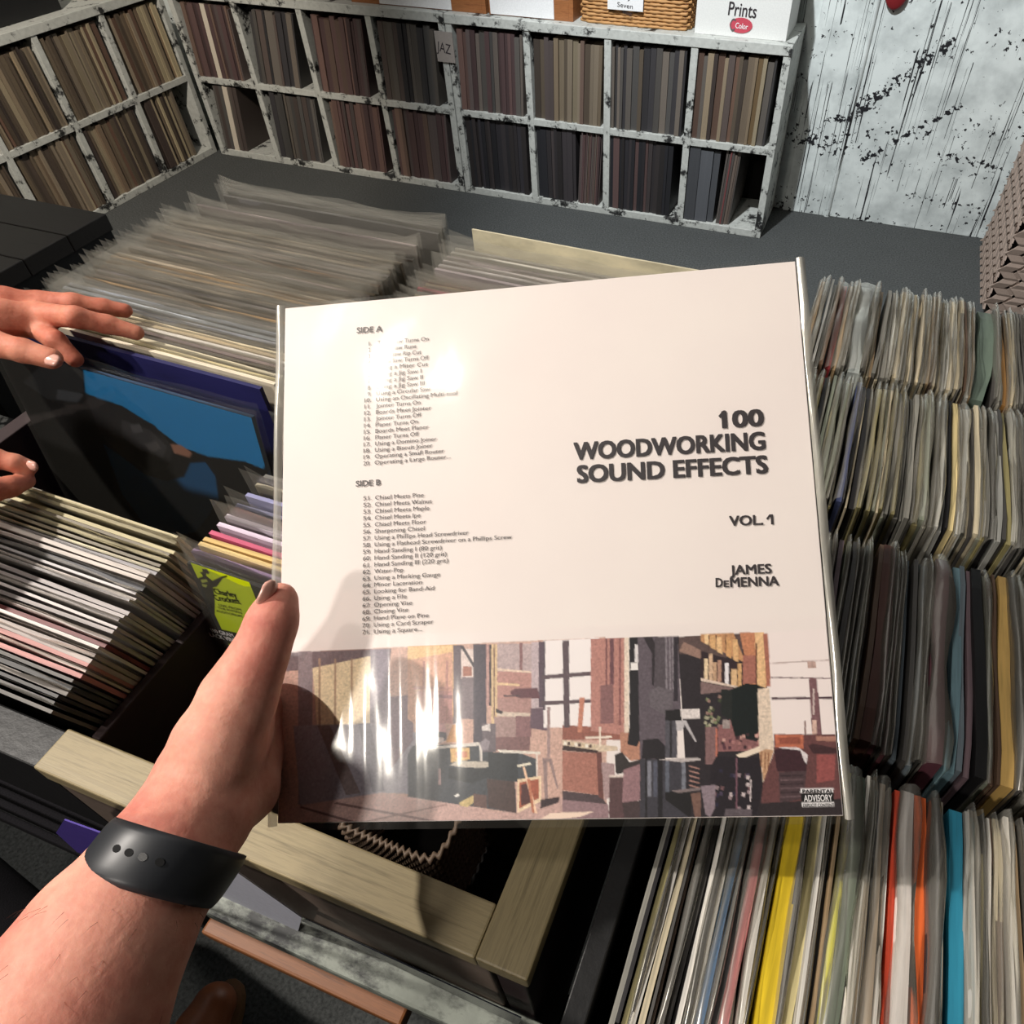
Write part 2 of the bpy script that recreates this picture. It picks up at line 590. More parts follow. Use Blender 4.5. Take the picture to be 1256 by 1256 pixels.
NTH = lambda k: (['first', 'second', 'third', 'fourth', 'fifth', 'sixth', 'seventh', 'eighth', 'ninth', 'tenth', 'eleventh', 'twelfth', 'thirteenth', 'fourteenth', 'fifteenth', 'sixteenth', 'seventeenth', 'eighteenth', 'nineteenth'] + [a if not b else a + '-' + b for a, b in [(('twentieth', '') if q == 20 else ('thirtieth', '') if q == 30 else (('twenty', 'thirty')[(q - 20) // 10], ['first', 'second', 'third', 'fourth', 'fifth', 'sixth', 'seventh', 'eighth', 'ninth'][q % 10 - 1])) for q in range(20, 40)]])[k - 1]
slots.sort(key=lambda s: (s[0].translation - Vector(CP)).length)
rest = []
for i, (m, col, me, t, where, num) in enumerate(slots):
    if i < 300:
        o = bpy.data.objects.new('shelf_record', me)
        COL.objects.link(o)
        o.matrix_world = m
        o.color = C4(*col)
        tag(o, '%s record from the left, %s' % (NTH(num), where.replace('of the ', 'of ').replace('from the corner', 'from corner')), 'record', 'records in the ' + where)
    else:
        rest.append((m, col, me))
vs, fs, cs = [], [], []
for m, col, me in rest:
    n0 = len(vs)
    for v in me.vertices:
        vs.append(m @ v.co)
    for p in me.polygons:
        fs.append([n0 + q for q in p.vertices])
    cs += [C4(*col)] * 8
me = mesh('far_shelf_records', vs, fs)
ca = me.color_attributes.new('print', 'FLOAT_COLOR', 'POINT')
ca.data.foreach_set('color', np.array(cs, 'f').ravel())
me.materials.append(mat_vcol('far_record_spines', 0.6))
tag(link('shelf_records', me), 'rows of brown and grey record spines farthest away on the left shelf', 'records', None, 'stuff')

# ------------------------------------------------------------------ text on surfaces
def text_mesh_data(body, offset=0.0, spacing=1.0):
    cu = bpy.data.curves.new('t', 'FONT')
    cu.body = body
    cu.size = 1.0
    cu.offset = offset
    cu.space_character = spacing
    cu.resolution_u = 3
    ob = bpy.data.objects.new('t', cu)
    COL.objects.link(ob)
    dg = bpy.context.evaluated_depsgraph_get()
    dg.update()
    em = ob.evaluated_get(dg).to_mesh()
    v = np.array([p.co[:] for p in em.vertices])
    f = [list(p.vertices) for p in em.polygons]
    ob.evaluated_get(dg).to_mesh_clear()
    bpy.data.objects.remove(ob)
    bpy.data.curves.remove(cu)
    return v, f


def lettering(lines, P0, ex, ey, n, mat, parent, name='lettering', lift=0.0006, label=None):
    """lines: (text, pixel start, pixel end, cap height px, boldness). ex right, ey up, n outward normal of the surface."""
    V, F = [], []
    for body, a, b, cap, off in lines:
        A, B = on_plane(*a, P0, n), on_plane(*b, P0, n)
        e = (B - A)
        Lw = np.linalg.norm(e)
        e = e / Lw
        up = np.cross(n, e)
        up /= np.linalg.norm(up)
        mid = ((a[0] + b[0]) / 2, (a[1] + b[1]) / 2)
        hh = np.linalg.norm(on_plane(mid[0], mid[1] - cap, P0, n) - on_plane(mid[0], mid[1], P0, n))
        v, f = text_mesh_data(body, 0.0)
        x0, x1 = v[:, 0].min(), v[:, 0].max()
        sx = Lw / (x1 - x0)
        sy = hh / 0.70
        o1 = off * 0.9
        shifts = [(0, 0)] if off == 0 else ([(-o1, 0), (o1, 0)] if off < 0.015 else [(-o1, -o1), (o1, -o1), (-o1, o1), (o1, o1), (0, 0)])
        for si_, (dx_, dy_) in enumerate(shifts):
            n0 = len(V)
            for q in v:
                V.append(A + e * (q[0] - x0 + dx_) * sx + up * (q[1] + dy_ * 0.7) * sy + n * (lift + si_ * 0.00001))
            F += [[n0 + i for i in p] for p in f]
    me = mesh(name, V, F)
    # make face normals point outwards
    if len(me.polygons) and np.dot(np.array(me.polygons[0].normal), n) < 0:
        me.flip_normals()
    o = link(name, me, mat)
    if parent is not None:
        o.parent = parent
        o.matrix_parent_inverse = parent.matrix_world.inverted()
    if label: o['label'] = label
    return o


def raster(polys, W, H, base, sub=2):
    """painter's raster; polys: list of (points in 0..1 grid coords, colour)"""
    w2, h2 = W * sub, H * sub
    img = np.zeros((h2, w2, 3))
    img[:] = srgb(base)
    yy, xx = np.mgrid[0:h2, 0:w2]
    X, Y = (xx + 0.5) / w2, (yy + 0.5) / h2
    for pts, col in polys:
        pts = np.asarray(pts, float)
        x0, y0 = pts.min(0)
        x1, y1 = pts.max(0)
        i0, i1 = max(0, int(y0 * h2) - 1), min(h2, int(y1 * h2) + 2)
        j0, j1 = max(0, int(x0 * w2) - 1), min(w2, int(x1 * w2) + 2)
        if i0 >= i1 or j0 >= j1: continue
        xs, ys = X[i0:i1, j0:j1], Y[i0:i1, j0:j1]
        ins = np.zeros(xs.shape, bool)
        for k in range(len(pts)):
            (ax, ay), (bx, by) = pts[k], pts[(k + 1) % len(pts)]
            if ay == by: continue
            c = ((ay > ys) != (by > ys)) & (xs < (bx - ax) * (ys - ay) / (by - ay) + ax)
            ins ^= c
        sl = img[i0:i1, j0:j1]
        if len(col) == 4:
            a = col[3]
            sl[ins] = sl[ins] * (1 - a) + srgb(col[:3]) * a
        else:
            sl[ins] = srgb(col)
    return img.reshape(H, sub, W, sub, 3).mean((1, 3))


def print_mesh(name, img, corner, ex, ey, mat=None):
    """grid of printed colour: corner = top left (3d), ex along width, ey down height (full vectors)"""
    H, W = img.shape[:2]
    u = np.linspace(0, 1, W)
    v = np.linspace(0, 1, H)
    P = corner[None, None] + u[None, :, None] * ex[None, None] + v[:, None, None] * ey[None, None]
    me = grid_mesh(name, P, False)
    ca = me.color_attributes.new('print', 'FLOAT_COLOR', 'POINT')
    ca.data.foreach_set('color', np.concatenate([img, np.ones((H, W, 1))], -1).astype('f').ravel())
    me.materials.append(mat or M_print)
    return me


# ------------------------------------------------------------------ tags and boxes on the shelf
o = box('shelf_tag', (1.405, -0.008, 0.545, 1.487, -0.0045, 0.655), plain('grey_tag_card', C4(150, 142, 136), 0.7))
tag(o, 'small grey handwritten tag on the post between the two back shelf units', 'tag')
lettering([('JAZ', (536, 62), (553, 67), 12, 0.0)], (0, -0.008, 0), None, None, np.array([0, -1.0, 0]), M_ink, o)

TOPZ = HT + 0.0342


def crate(x0, x1, px0, px1, label, scrib):
    y0, y1 = 0.04, 0.29
    r = empty('wooden_crate', ((x0 + x1) / 2, 0.16, TOPZ))
    tag(r, label, 'crate')
    a, b = x0 - r.location.x, x1 - r.location.x
    box('end_board', (a, -0.12, 0, a + 0.018, 0.12, 0.22), M_orangewood, r, 0.001)
    box('end_board', (b - 0.018, -0.12, 0, b, 0.12, 0.22), M_orangewood, r, 0.001)
    for zz in (0.0, 0.075, 0.15):
        box('front_slat', (a + 0.018, -0.12, zz, b - 0.018, -0.108, zz + 0.068), M_orangewood, r, 0.001)
        box('rear_slat', (a + 0.018, 0.108, zz, b - 0.018, 0.12, zz + 0.068), M_orangewood, r, 0.001)
    box('crate_floor', (a + 0.018, -0.108, 0, b - 0.018, 0.108, 0.008), M_orangewood, r)
    c = box('paper_card', (px0 - r.location.x, -0.1235, 0.004, px1 - r.location.x, -0.121, 0.2), M_paperwhite, r)
    return r


bx = lambda u: float(on_plane(u, 25, (0, 0.04, 0), np.array([0, -1.0, 0]))[0])
crate(bx(436), bx(597), bx(470), bx(556), 'orange-brown wooden crate with a plain pale card on the back shelf', 0)
crate(bx(601), bx(703), bx(603), bx(680), 'orange-brown wooden crate with a scribbled white card beside the wicker basket', 1)
M_redbox = plain('dark_red_card', C4(70, 26, 26), 0.7)
o = box('red_box', (bx(420) - 0.12, 0.06, TOPZ, bx(436) - 0.01, 0.26, TOPZ + 0.16), M_redbox, None, 0.003)
tag(o, 'dark red box left of the wooden crates on the back shelf', 'box')

# wicker basket on the shelf
x0, x1 = bx(708), bx(846)
bk = empty('wicker_basket', ((x0 + x1) / 2, 0.16, TOPZ))
tag(bk, 'tan woven wicker basket with a handwritten card on top of the back shelf', 'basket')


def woven_box(name, parent, hx, hy, z0, z1, rows, mat, amp=0.006, rad=0.006, wav=26, per=None):
    """rows of wavy strands round a rectangle with rounded corners: one part, too fine to pick apart"""
    V, F = [], []
    N = per or 300
    for r in range(rows):
        z = z0 + (z1 - z0) * (r + 0.5) / rows
        base = len(V)
        for i in range(N):
            a = 2 * math.pi * i / N
            ca, sa = math.cos(a), math.sin(a)
            k = (abs(ca) ** 8 + abs(sa) ** 8) ** (-1 / 8)
            X, Y = hx * k * ca, hy * k * sa
            off = amp * math.sin(a * wav + math.pi * (r % 2))
            s = 1 + off / max(hx, hy)
            for j in range(5):
                b = 2 * math.pi * j / 5
                V.append((X * s + ca * rad * math.cos(b), Y * s + sa * rad * math.cos(b), z + rad * 0.9 * math.sin(b)))
        for i in range(N):
            for j in range(5):
                i2, j2 = (i + 1) % N, (j + 1) % 5
                F.append((base + i * 5 + j, base + i2 * 5 + j, base + i2 * 5 + j2, base + i * 5 + j2))
    o = link(name, mesh(name, V, F, True), mat, parent)
    o['kind'] = 'stuff'
    return o


hx = (x1 - x0) / 2 - 0.008
woven_box('weave', bk, hx, 0.11, 0.0, 0.2, 17, M_wicker, 0.005, 0.0065, 30)
box('basket_liner', (-hx + 0.012, -0.1, 0.002, hx - 0.012, 0.1, 0.18), plain('basket_inside', C4(96, 62, 38), 0.8), bk)
cd = box('paper_card', (bx(746) - bk.location.x, -0.130, 0.055, bx(789) - bk.location.x, -0.128, 0.2), M_paperwhite, bk)
bpy.context.view_layer.update()
lettering([('Seven', (757, 8), (776, 11), 6, 0.0), ('mag', (764, 17), (775, 19), 5, 0.01), ('9', (769, 1), (772, 2), 4, 0.0)], (0, 0.03, 0), None, None, np.array([0, -1.0, 0]), M_ink, bk, lift=0.001)

# prints box
x0, x1 = bx(853), bx(968)
pb = empty('print_box', ((x0 + x1) / 2, 0.16, TOPZ))
tag(pb, 'white box lettered Prints on the right end of the back shelf', 'box')
hx = (x1 - x0) / 2
M_whitebox = plain('white_box_board', C4(214, 214, 210), 0.55)
box('box_front', (-hx, -0.12, 0, hx, -0.114, 0.24), M_whitebox, pb, 0.001)
box('box_rear', (-hx, 0.114, 0, hx, 0.12, 0.24), M_whitebox, pb, 0.001)
box('box_side', (-hx, -0.114, 0, -hx + 0.006, 0.114, 0.24), M_whitebox, pb, 0.001)
box('box_side', (hx - 0.006, -0.114, 0, hx, 0.114, 0.24), M_whitebox, pb, 0.001)
box('box_base', (-hx + 0.006, -0.114, 0, hx - 0.006, 0.114, 0.005), M_whitebox, pb)
bpy.context.view_layer.update()
NY = np.array([0, -1.0, 0])
pp = (0, 0.04, 0)
lettering([('Prints', (893, 18), (927, 22), 17, 0.012)], pp, None, None, NY, M_ink, pb, lift=0.002)
lettering([('Prints', (893, -10), (927, -6), 17, 0.012)], pp, None, None, NY, M_ink, pb, lift=0.002)
c = on_plane(909, 31, pp, NY)
M_redlogo = plain('red_print', C4(186, 70, 84), 0.5)
V = [(c[0] + 0.042 * math.cos(a), 0.0375, c[2] + 0.024 * math.sin(a)) for a in np.linspace(0, 2 * math.pi, 25)[:-1]]
o = link('logo_oval', mesh('logo_oval', V, [list(range(24))]), M_redlogo, pb)
o.matrix_parent_inverse = pb.matrix_world.inverted()
V = [(c[0] - 0.028 + 0.012 * r * math.cos(a), 0.0370, c[2] + 0.020 * r * math.sin(a)) for r in (1, 0.72) for a in np.linspace(0.8, 2 * math.pi - 0.8, 13)]
o = link('logo_ring', mesh('logo_ring', V, [(i, i + 1, i + 14, i + 13) for i in range(12)]), M_ink2, pb)
o.matrix_parent_inverse = pb.matrix_world.inverted()
lettering([('Color', (902, 34), (917, 36), 7, 0.01)], pp, None, None, NY, M_inkwhite, pb, lift=0.004)

# dark box on the left shelf, small black clip
o = box('black_box', (-0.28, -1.35, TOPZ, -0.07, -0.45, TOPZ + 0.14), M_black, None, 0.004)
tag(o, 'low black box lying on top of the left shelf', 'box')

# ------------------------------------------------------------------ tall wicker hamper, right
hp = empty('wicker_hamper', (4.02, -0.03, 0))
tag(hp, 'tall grey-brown wicker hamper of diagonal weave standing by the white wall', 'hamper')
box('liner', (-0.262, -0.262, 0.0, 0.262, 0.262, 0.84), M_dark, hp, 0.02)


def weave_diag(parent, half, h, mat):
    V, F = [], []
    pitch, wd, th = 0.062, 0.046, 0.007
    for face in range(4):
        ang = face * math.pi / 2
        ca, sa = math.cos(ang), math.sin(ang)
        for s in (-1, 1):
            nn = int((2 * half + h) / pitch) + 1
            for k in range(nn):
                c0 = -half - h + k * pitch if s > 0 else -half + k * pitch
                pts = []
                steps = 40
                for i in range(steps + 1):
                    z = h * i / steps
                    x = c0 + z if s > 0 else c0 - z + 0.0
                    if -half <= x <= half:
                        pts.append((x, z))
                for (xa, za), (xb, zb_) in zip(pts[:-1], pts[1:]):
                    n0 = len(V)
                    for (x, z) in ((xa, za), (xb, zb_)):
                        d = math.cos(math.pi * (z / pitch * 2) + (0 if s > 0 else math.pi)) * 0.004 + 0.270
                        for oxz in (-wd / 2, wd / 2):
                            for dd in (0, th):
                                lx, ly = x + oxz, -(d + dd)
                                V.append((lx * ca - ly * sa, lx * sa + ly * ca, z))
                    F += [(n0 + 1, n0 + 3, n0 + 7, n0 + 5), (n0, n0 + 4, n0 + 6, n0 + 2), (n0, n0 + 1, n0 + 5, n0 + 4), (n0 + 2, n0 + 6, n0 + 7, n0 + 3)]
    o = link('weave', mesh('weave', V, F), mat, parent)
    o['kind'] = 'stuff'
    return o


weave_diag(hp, 0.272, 0.84, M_wickergrey)
box('rim', (-0.285, -0.285, 0.84, 0.285, 0.285, 0.865), M_wickergrey, hp, 0.01)

# small red ornament on the wall, top of the picture
c = on_plane(1098, 2, (0, YB - 0.016, 0), NY)
V, F = [], []
bm = bmesh.new()
bmesh.ops.create_uvsphere(bm, u_segments=16, v_segments=10, radius=0.035)
for v in bm.verts:
    v.co.x *= 1.1
    v.co.y *= 0.35
    v.co.z *= 0.9 + (0.35 if v.co.z < 0 else 0) * (-v.co.z / 0.035)
me = bpy.data.meshes.new('ornament')
bm.to_mesh(me)
bm.free()
me.polygons.foreach_set('use_smooth', [True] * len(me.polygons))
o = link('wall_ornament', me, plain('red_ornament', C4(120, 30, 34), 0.4), None, (c[0], YB - 0.030, c[2] + 0.02))
tag(o, 'small dark red ornament hanging on the white drip-painted wall', 'ornament')

# ------------------------------------------------------------------ black side table at left
tb = empty('side_table', (1.2, -1.85, 0))
tag(tb, 'black stained plank-topped table in front of the left shelf', 'table')
E1 = at_height(130, 262, 0.8)
ex_, ey_ = float(E1[0]), float(E1[1])
for k in range(3):
    yb_ = ey_ - k * 0.105
    box('plank', (0.75 - 1.2, yb_ - 0.103 + 1.85, 0.765, ex_ - 1.2, yb_ + 1.85, 0.80), M_tabletop, tb, 0.002)
box('apron', (0.8 - 1.2, ey_ - 0.305 + 1.85, 0.735, ex_ - 0.003 - 1.2, ey_ - 0.005 + 1.85, 0.765), M_black, tb)
for (lx, ly) in ((0.85, ey_ - 0.06), (0.85, ey_ - 0.25), (ex_ - 0.3, ey_ - 0.25), (ex_ - 0.3, ey_ - 0.06)):
    box('leg', (lx - 0.03 - 1.2, ly - 0.03 + 1.85, 0, lx + 0.03 - 1.2, ly + 0.03 + 1.85, 0.735), M_black, tb, 0.002)

# crate on the floor at far left (white spattered side, brown flap)
cb = empty('cardboard_box', (1.54, -2.565, 0), 0.0)
tag(cb, 'closed brown cardboard box with a spattered white top flap beside the left record bin', 'box')
M_spat = mat_distressed('spattered_white_card', C4(150, 150, 146), C4(30, 30, 32), lo=0.46, hi=0.5)
for b in ((-0.2, -0.2, 0, 0.2, -0.194, 0.5), (-0.2, 0.194, 0, 0.2, 0.2, 0.5), (-0.2, -0.194, 0, -0.194, 0.194, 0.5), (0.194, -0.194, 0, 0.2, 0.194, 0.5)):
    box('box_panel', b, M_cardboard, cb)
box('box_base', (-0.194, -0.194, 0, 0.194, 0.194, 0.006), M_cardboard, cb)
box('lid', (-0.2, -0.2, 0.5002, 0.2, 0.075, 0.504), M_cardboard, cb)
box('lid_flap', (-0.2, 0.08, 0.5002, 0.2, 0.2, 0.504), M_spat, cb)

# ------------------------------------------------------------------ LP browser cabinet
BX0, BXD0, BXD1, BX1, BXP = 2.405, 2.757, 2.765, 3.093, 3.128
RIM = 0.97
LPF = 0.745      # bin floor
YB0, YBI, YBO = -2.29, -2.967, -3.000
cab = empty('record_browser', (2.77, -2.65, 0))
tag(cab, 'dark wooden record browser with laminate rims and open bins under the left-hand albums', 'bin')
CO = Vector((2.77, -2.65, 0))


def cb_box(name, b, mat, bev=0.0015, parent=None):
    b = (b[0] - CO.x, b[1] - CO.y, b[2], b[3] - CO.x, b[4] - CO.y, b[5])
    return box(name, b, mat, parent or cab, bev)


cb_box('bin_floor', (BX0, YBI, LPF - 0.012, BX1, YB0 - 0.02, LPF), M_dark, 0)
cb_box('rear_board', (BX0, YB0 - 0.02, 0.60, BXP, YB0, RIM - 0.06), M_black)
cb_box('side_board', (BX0 - 0.02, YBI, 0.60, BX0, YB0, RIM), M_maroon)
cb_box('divider_board', (BXD0, YBI, LPF, BXD1, YB0 - 0.02, RIM), M_maroon)
cb_box('laminate_rail', (BXP - 0.035, YBO, RIM - 0.020, BXP, YB0, RIM), M_lamy)
cb_box('side_board', (BXP - 0.028, YBO + 0.004, 0.60, BXP - 0.006, YB0 - 0.02, RIM - 0.020), M_maroon)
cb_box('laminate_rail', (BXD1 - 0.03, YBO, RIM - 0.021, BX1 - 0.0003, YBI, RIM - 0.0006), M_lamx)
cb_box('front_board', (BXD1 - 0.03, YBO + 0.002, 0.60, BXP - 0.03, YBI - 0.004, RIM - 0.0215), plain('brown_front_board', C4(112, 98, 88), 0.55, 0.3, 0.1, 150))
cb_box('front_board', (BX0 - 0.02, YBO + 0.002, 0.60, BXD1 - 0.031, YBI, RIM - 0.012), M_black)
M_edgepaint = mat_distressed('chipped_green_grey_paint', C4(150, 156, 146), C4(36, 38, 38), (0.6, 1, 1), 0.42, 0.52)
cb_box('ledge', (2.832, -3.024, 0.80, 3.16, YBO + 0.0015, 0.822), M_edgepaint, 0.003)
for k in range(4):
    cb_box('ribbed_strip', (2.30, -3.024 + k * 0.008, 0.80, 2.830, -3.018 + k * 0.008, 0.822 + k * 0.002), M_black_fabric, 0.002)
PC = at_height(430, 1170, 0.45)
cb_box('lower_shelf', (float(at_height(255, 1128, 0.6)[0]), float(at_height(400, 1197, 0.6)[1]) - 0.012, 0.575, float(at_height(500, 1238, 0.6)[0]), -2.40, 0.600), M_brownwood, 0.003)
for (lx, ly) in ((2.40, -2.98), (3.085, -2.98), (2.40, -2.34), (3.085, -2.34)):
    cb_box('leg', (lx, ly, 0, lx + 0.04, ly + 0.04, 0.60 if True else 0), M_black, 0.002)

# price card and paper slip on the front ledge
def quad_on(name, px, P0, n, mat, parent=None, th=0.001):
    n = np.array(n, float)
    A = [on_plane(u, v, P0, n) + n * th for u, v in px]
    B = [a - n * th * 0.9 for a in A]
    k = len(A)
    F = [list(range(k)), list(range(2 * k - 1, k - 1, -1))] + [(i, i + k, (i + 1) % k + k, (i + 1) % k) for i in range(k)]
    me = mesh(name, A + B, F)
    bm = bmesh.new()
    bm.from_mesh(me)
    bmesh.ops.recalc_face_normals(bm, faces=bm.faces)
    bm.to_mesh(me)
    bm.free()
    return link(name, me, mat, parent)


YN = (0, -1.0, 0)
o = quad_on('paper_slip', [(283, 1062), (371, 1124), (366, 1142), (268, 1103), (268, 1075)], (0, YBO - 0.008, 0), YN, plain('bluish_white_paper', C4(196, 198, 212), 0.6))
tag(o, 'white paper slip on the brown bin front beside the black wristband', 'paper')
o = quad_on('price_strip', [(371, 1128), (376, 1126), (640, 1247), (636, 1256)], (0, YBO - 0.006, 0), YN, plain('glossy_black_plastic', C4(24, 26, 34), 0.2))
tag(o, 'narrow glossy black strip along the brown bin front', 'strip')
o = quad_on('blue_label', [(80, 1004), (136, 1024), (120, 1052), (96, 1044), (70, 1020)], (0, -3.026, 0), YN, plain('violet_blue_card', C4(70, 52, 140), 0.5))
tag(o, 'violet-blue label on the dark ribbed bin front', 'label')

# things left in the empty bin
nb = empty('small_woven_basket', (2.965, -2.86, LPF + 0.001))
tag(nb, 'small dark woven basket in the nearly empty bin', 'basket')
woven_box('weave', nb, 0.05, 0.075, 0.004, 0.12, 20, plain('dark_brown_wicker', C4(104, 86, 70), 0.6), 0.0018, 0.0032, 60, 480)
o = box('basket_base', (-0.045, -0.07, 0, 0.045, 0.07, 0.004), M_dark, nb)
o = box('price_tag', (3.045, -2.865, LPF + 0.001, 3.066, -2.862, LPF + 0.052), plain('red_tag', C4(150, 40, 48), 0.5))
tag(o, 'small red and white tag standing in the nearly empty bin', 'tag')
box('tag_foot', (3.045, -2.868, LPF + 0.001, 3.066, -2.8655, LPF + 0.022), M_paperwhite, o)

# ------------------------------------------------------------------ LPs in the browser
LW, LH = 0.315, 0.315


def lp_mesh(name, t, h=LH, wob=0.0, seed=0):
    r = np.random.default_rng(seed)
    nx = 9
    xs = np.linspace(-LW / 2, LW / 2, nx)
    ph = r.uniform(0, 6.28)
    dy = wob * np.sin(xs * 14 + ph)
    V, F = [], []
    for i, x in enumerate(xs):
        V += [(x, dy[i] - t / 2, 0), (x, dy[i] + t / 2, 0), (x, dy[i] + t / 2, h), (x, dy[i] - t / 2, h)]
    for i in range(nx - 1):
        a, b = i * 4, i * 4 + 4
        for j in range(4):
            F.append((a + j, b + j, b + (j + 1) % 4, a + (j + 1) % 4)[::-1])
    F += [(0, 1, 2, 3), tuple((nx - 1) * 4 + q for q in (3, 2, 1, 0))]
    me = mesh(name, V, F)
    bm = bmesh.new(); bm.from_mesh(me); bmesh.ops.recalc_face_normals(bm, faces=bm.faces); bm.to_mesh(me); bm.free()
    me.materials.append(M_edge)
    return me


def poly_mesh(name, t, h, wdt, seed, flap=0.014, ragged=0.006, depth=0.07, mat=None):
    """open topped plastic sleeve: two walls rising above the cover, crumpled rims"""
    r = np.random.default_rng(seed)
    nx, nz = 17, 5
    V, F = [], []
    xs = np.linspace(-wdt / 2, wdt / 2, nx)
    for side in (-1, 1):
        ph1, ph2 = r.uniform(0, 6.28, 2)
        fl = flap * r.uniform(0.5, 1.2)
        base = len(V)
        for i, x in enumerate(xs):
            e = abs(x) / (wdt / 2)
            tip = ragged * (e ** 6) * r.uniform(0.2, 1.6)
            top = h + fl + tip + 0.0012 * math.sin(x * 60 + ph1) + r.uniform(-0.0008, 0.0008)
            for k, zz in enumerate([h - depth, h - 0.012, h, (h + top) / 2, top]):
                o_ = side * (t / 2 + 0.0007)
                g = max(0, zz - h + 0.004) / 0.018
                o_ += g * (0.0016 * math.sin(x * 34 + ph2) - side * 0.0008 + 0.0008 * math.sin(x * 90 + ph1))
                V.append((x, o_, zz))
        for i in range(nx - 1):
            for k in range(4):
                a = base + i * 5 + k
                F.append((a, a + 5, a + 6, a + 1))
    me = mesh(name, V, F, True)
    me.materials.append(mat or M_poly)
    return me


LPM = [lp_mesh('album_cover', 0.0042, LH, 0.0010, s) for s in range(6)]
LPP = [poly_mesh('plastic_sleeve', 0.0052, LH, 0.330, s) for s in range(8)]
PAL_LP = [(158, 142, 112), (126, 112, 92), (190, 172, 134), (104, 92, 82), (150, 120, 80), (92, 82, 74), (166, 152, 132), (132, 118, 112), (128, 92, 56), (176, 140, 90), (120, 112, 116)]
PAL_LPL = [(206, 198, 180), (190, 176, 160), (178, 170, 166), (214, 206, 190), (160, 158, 164), (150, 130, 120), (128, 124, 124), (196, 190, 190), (186, 176, 140)]


def add_lp(x, y, ztop, col, label, group=None, wx=1.0, lean=0.0, rz=0.0, sleeve=True, sc=1.0, mi=None, h=LH, cat='record', name='record_album'):
    me = LPM[random.randrange(6) if mi is None else mi]
    z0 = ztop - h * math.cos(lean)
    y0 = y + h * math.sin(lean)      # lean > 0: top towards the viewer (-y)
    o = bpy.data.objects.new(name, me)
    COL.objects.link(o)
    o.location = (x, y0, z0)
    o.rotation_euler = (lean, 0, rz)
    o.scale = (wx, sc, h / LH)
    o.color = C4(*col)
    tag(o, label, cat, group)
    if sleeve:
        s = bpy.data.objects.new('plastic_sleeve', random.choice(LPP))
        COL.objects.link(s)
        s.parent = o
    return o


XA = 2.585
# the two tall sleeves standing apart at the very back
add_lp(2.583, -2.335, 1.078, (92, 94, 92), 'grey album in a crumpled plastic sleeve, rearmost of the left bin', rz=-0.015, lean=0.03)
add_lp(2.583, -2.345, 1.076, (108, 106, 104), 'dull grey album second from the back of the left bin', rz=-0.015, lean=0.03)
add_lp(2.577, -2.388, 1.080, (146, 132, 130), 'pinkish grey album in shiny sleeve standing near the back of the left bin', rz=-0.02, lean=0.03)
add_lp(2.577, -2.396, 1.068, (70, 62, 56), 'dark brown album right behind the dense row in the left bin', rz=-0.02, lean=0.03)
y = -2.426
k = 0
while y > -2.585:
    k += 1
    c = random.choice(PAL_LP)
    q = random.uniform(0.85, 1.1)
    add_lp(2.581 + random.uniform(-0.004, 0.005) - 0.006 * math.sin(k * 0.5), y, 1.080 + random.uniform(-0.004, 0.003), tuple(v * q for v in c),
           '%s album from the back in the dense hazy row of the left bin' % NTH(k), 'sleeved albums of the dense row in the left bin', rz=-0.02 + random.uniform(-0.006, 0.006), lean=0.10)
    y -= random.uniform(0.0056, 0.0082)
for j, (c, l) in enumerate([((150, 160, 178), 'pale blue edged album in front of the dense grey-brown row'), ((196, 204, 214), 'icy white edged album in front of the dense grey-brown row'),
                            ((120, 126, 140), 'slate blue edged album just behind the pointing fingers')]):
    add_lp(2.583, -2.597 - j * 0.0075, 1.082, c, l, rz=-0.02, lean=0.06)
names = ['cream', 'tan', 'white', 'pink tinged', 'black edged', 'cream coloured', 'straw coloured', 'ivory']
cols = [(206, 192, 160), (168, 150, 118), (224, 218, 208), (204, 180, 176), (52, 46, 44), (216, 206, 178), (190, 176, 128), (226, 214, 190)]
for j in range(8):
    add_lp(2.584, -2.620 - j * 0.0056, 1.079, cols[j], names[j] + ' album edge under the fingertips of the upper hand, %s towards the viewer' % ORD[j], rz=-0.02 - 0.002 * j, lean=0.03, sleeve=(j % 3 == 0), sc=0.9)
nv = add_lp(2.578, -2.672, 1.081, (30, 30, 84), 'dark navy album behind the light blue one in the left bin', rz=-0.03, lean=0.0, sleeve=False)

# blue album pulled forward by the hands
PY = -2.706
BLN = -0.14
bl = empty('blue_album', (2.592, PY + 0.313 * math.sin(BLN), 1.078 - 0.313 * math.cos(BLN)))
bl.rotation_euler = (BLN, 0, -0.03)
tag(bl, 'light blue album with a dark portrait held open by the two hands', 'record')
box('cover', (-0.1575, 0.0, 0.0, 0.1575, 0.004, 0.313), plain('blue_cover_edge', C4(30, 60, 90), 0.5), bl, 0.0003)
bpy.context.view_layer.update()
BM = np.array(bl.matrix_world)[:3, :3]
bex, bn, bez = BM[:, 0], -BM[:, 1], BM[:, 2]
bTL = np.array(bl.matrix_world.translation) + bex * -0.1575 + bez * 0.313


def to_uv(pts, TL, ex, ez, n, W, H):
    out = []
    for u, v in pts:
        P = on_plane(u, v, TL, n) - TL
        out.append((np.dot(P, ex) / W, -np.dot(P, ez) / H))
    return out


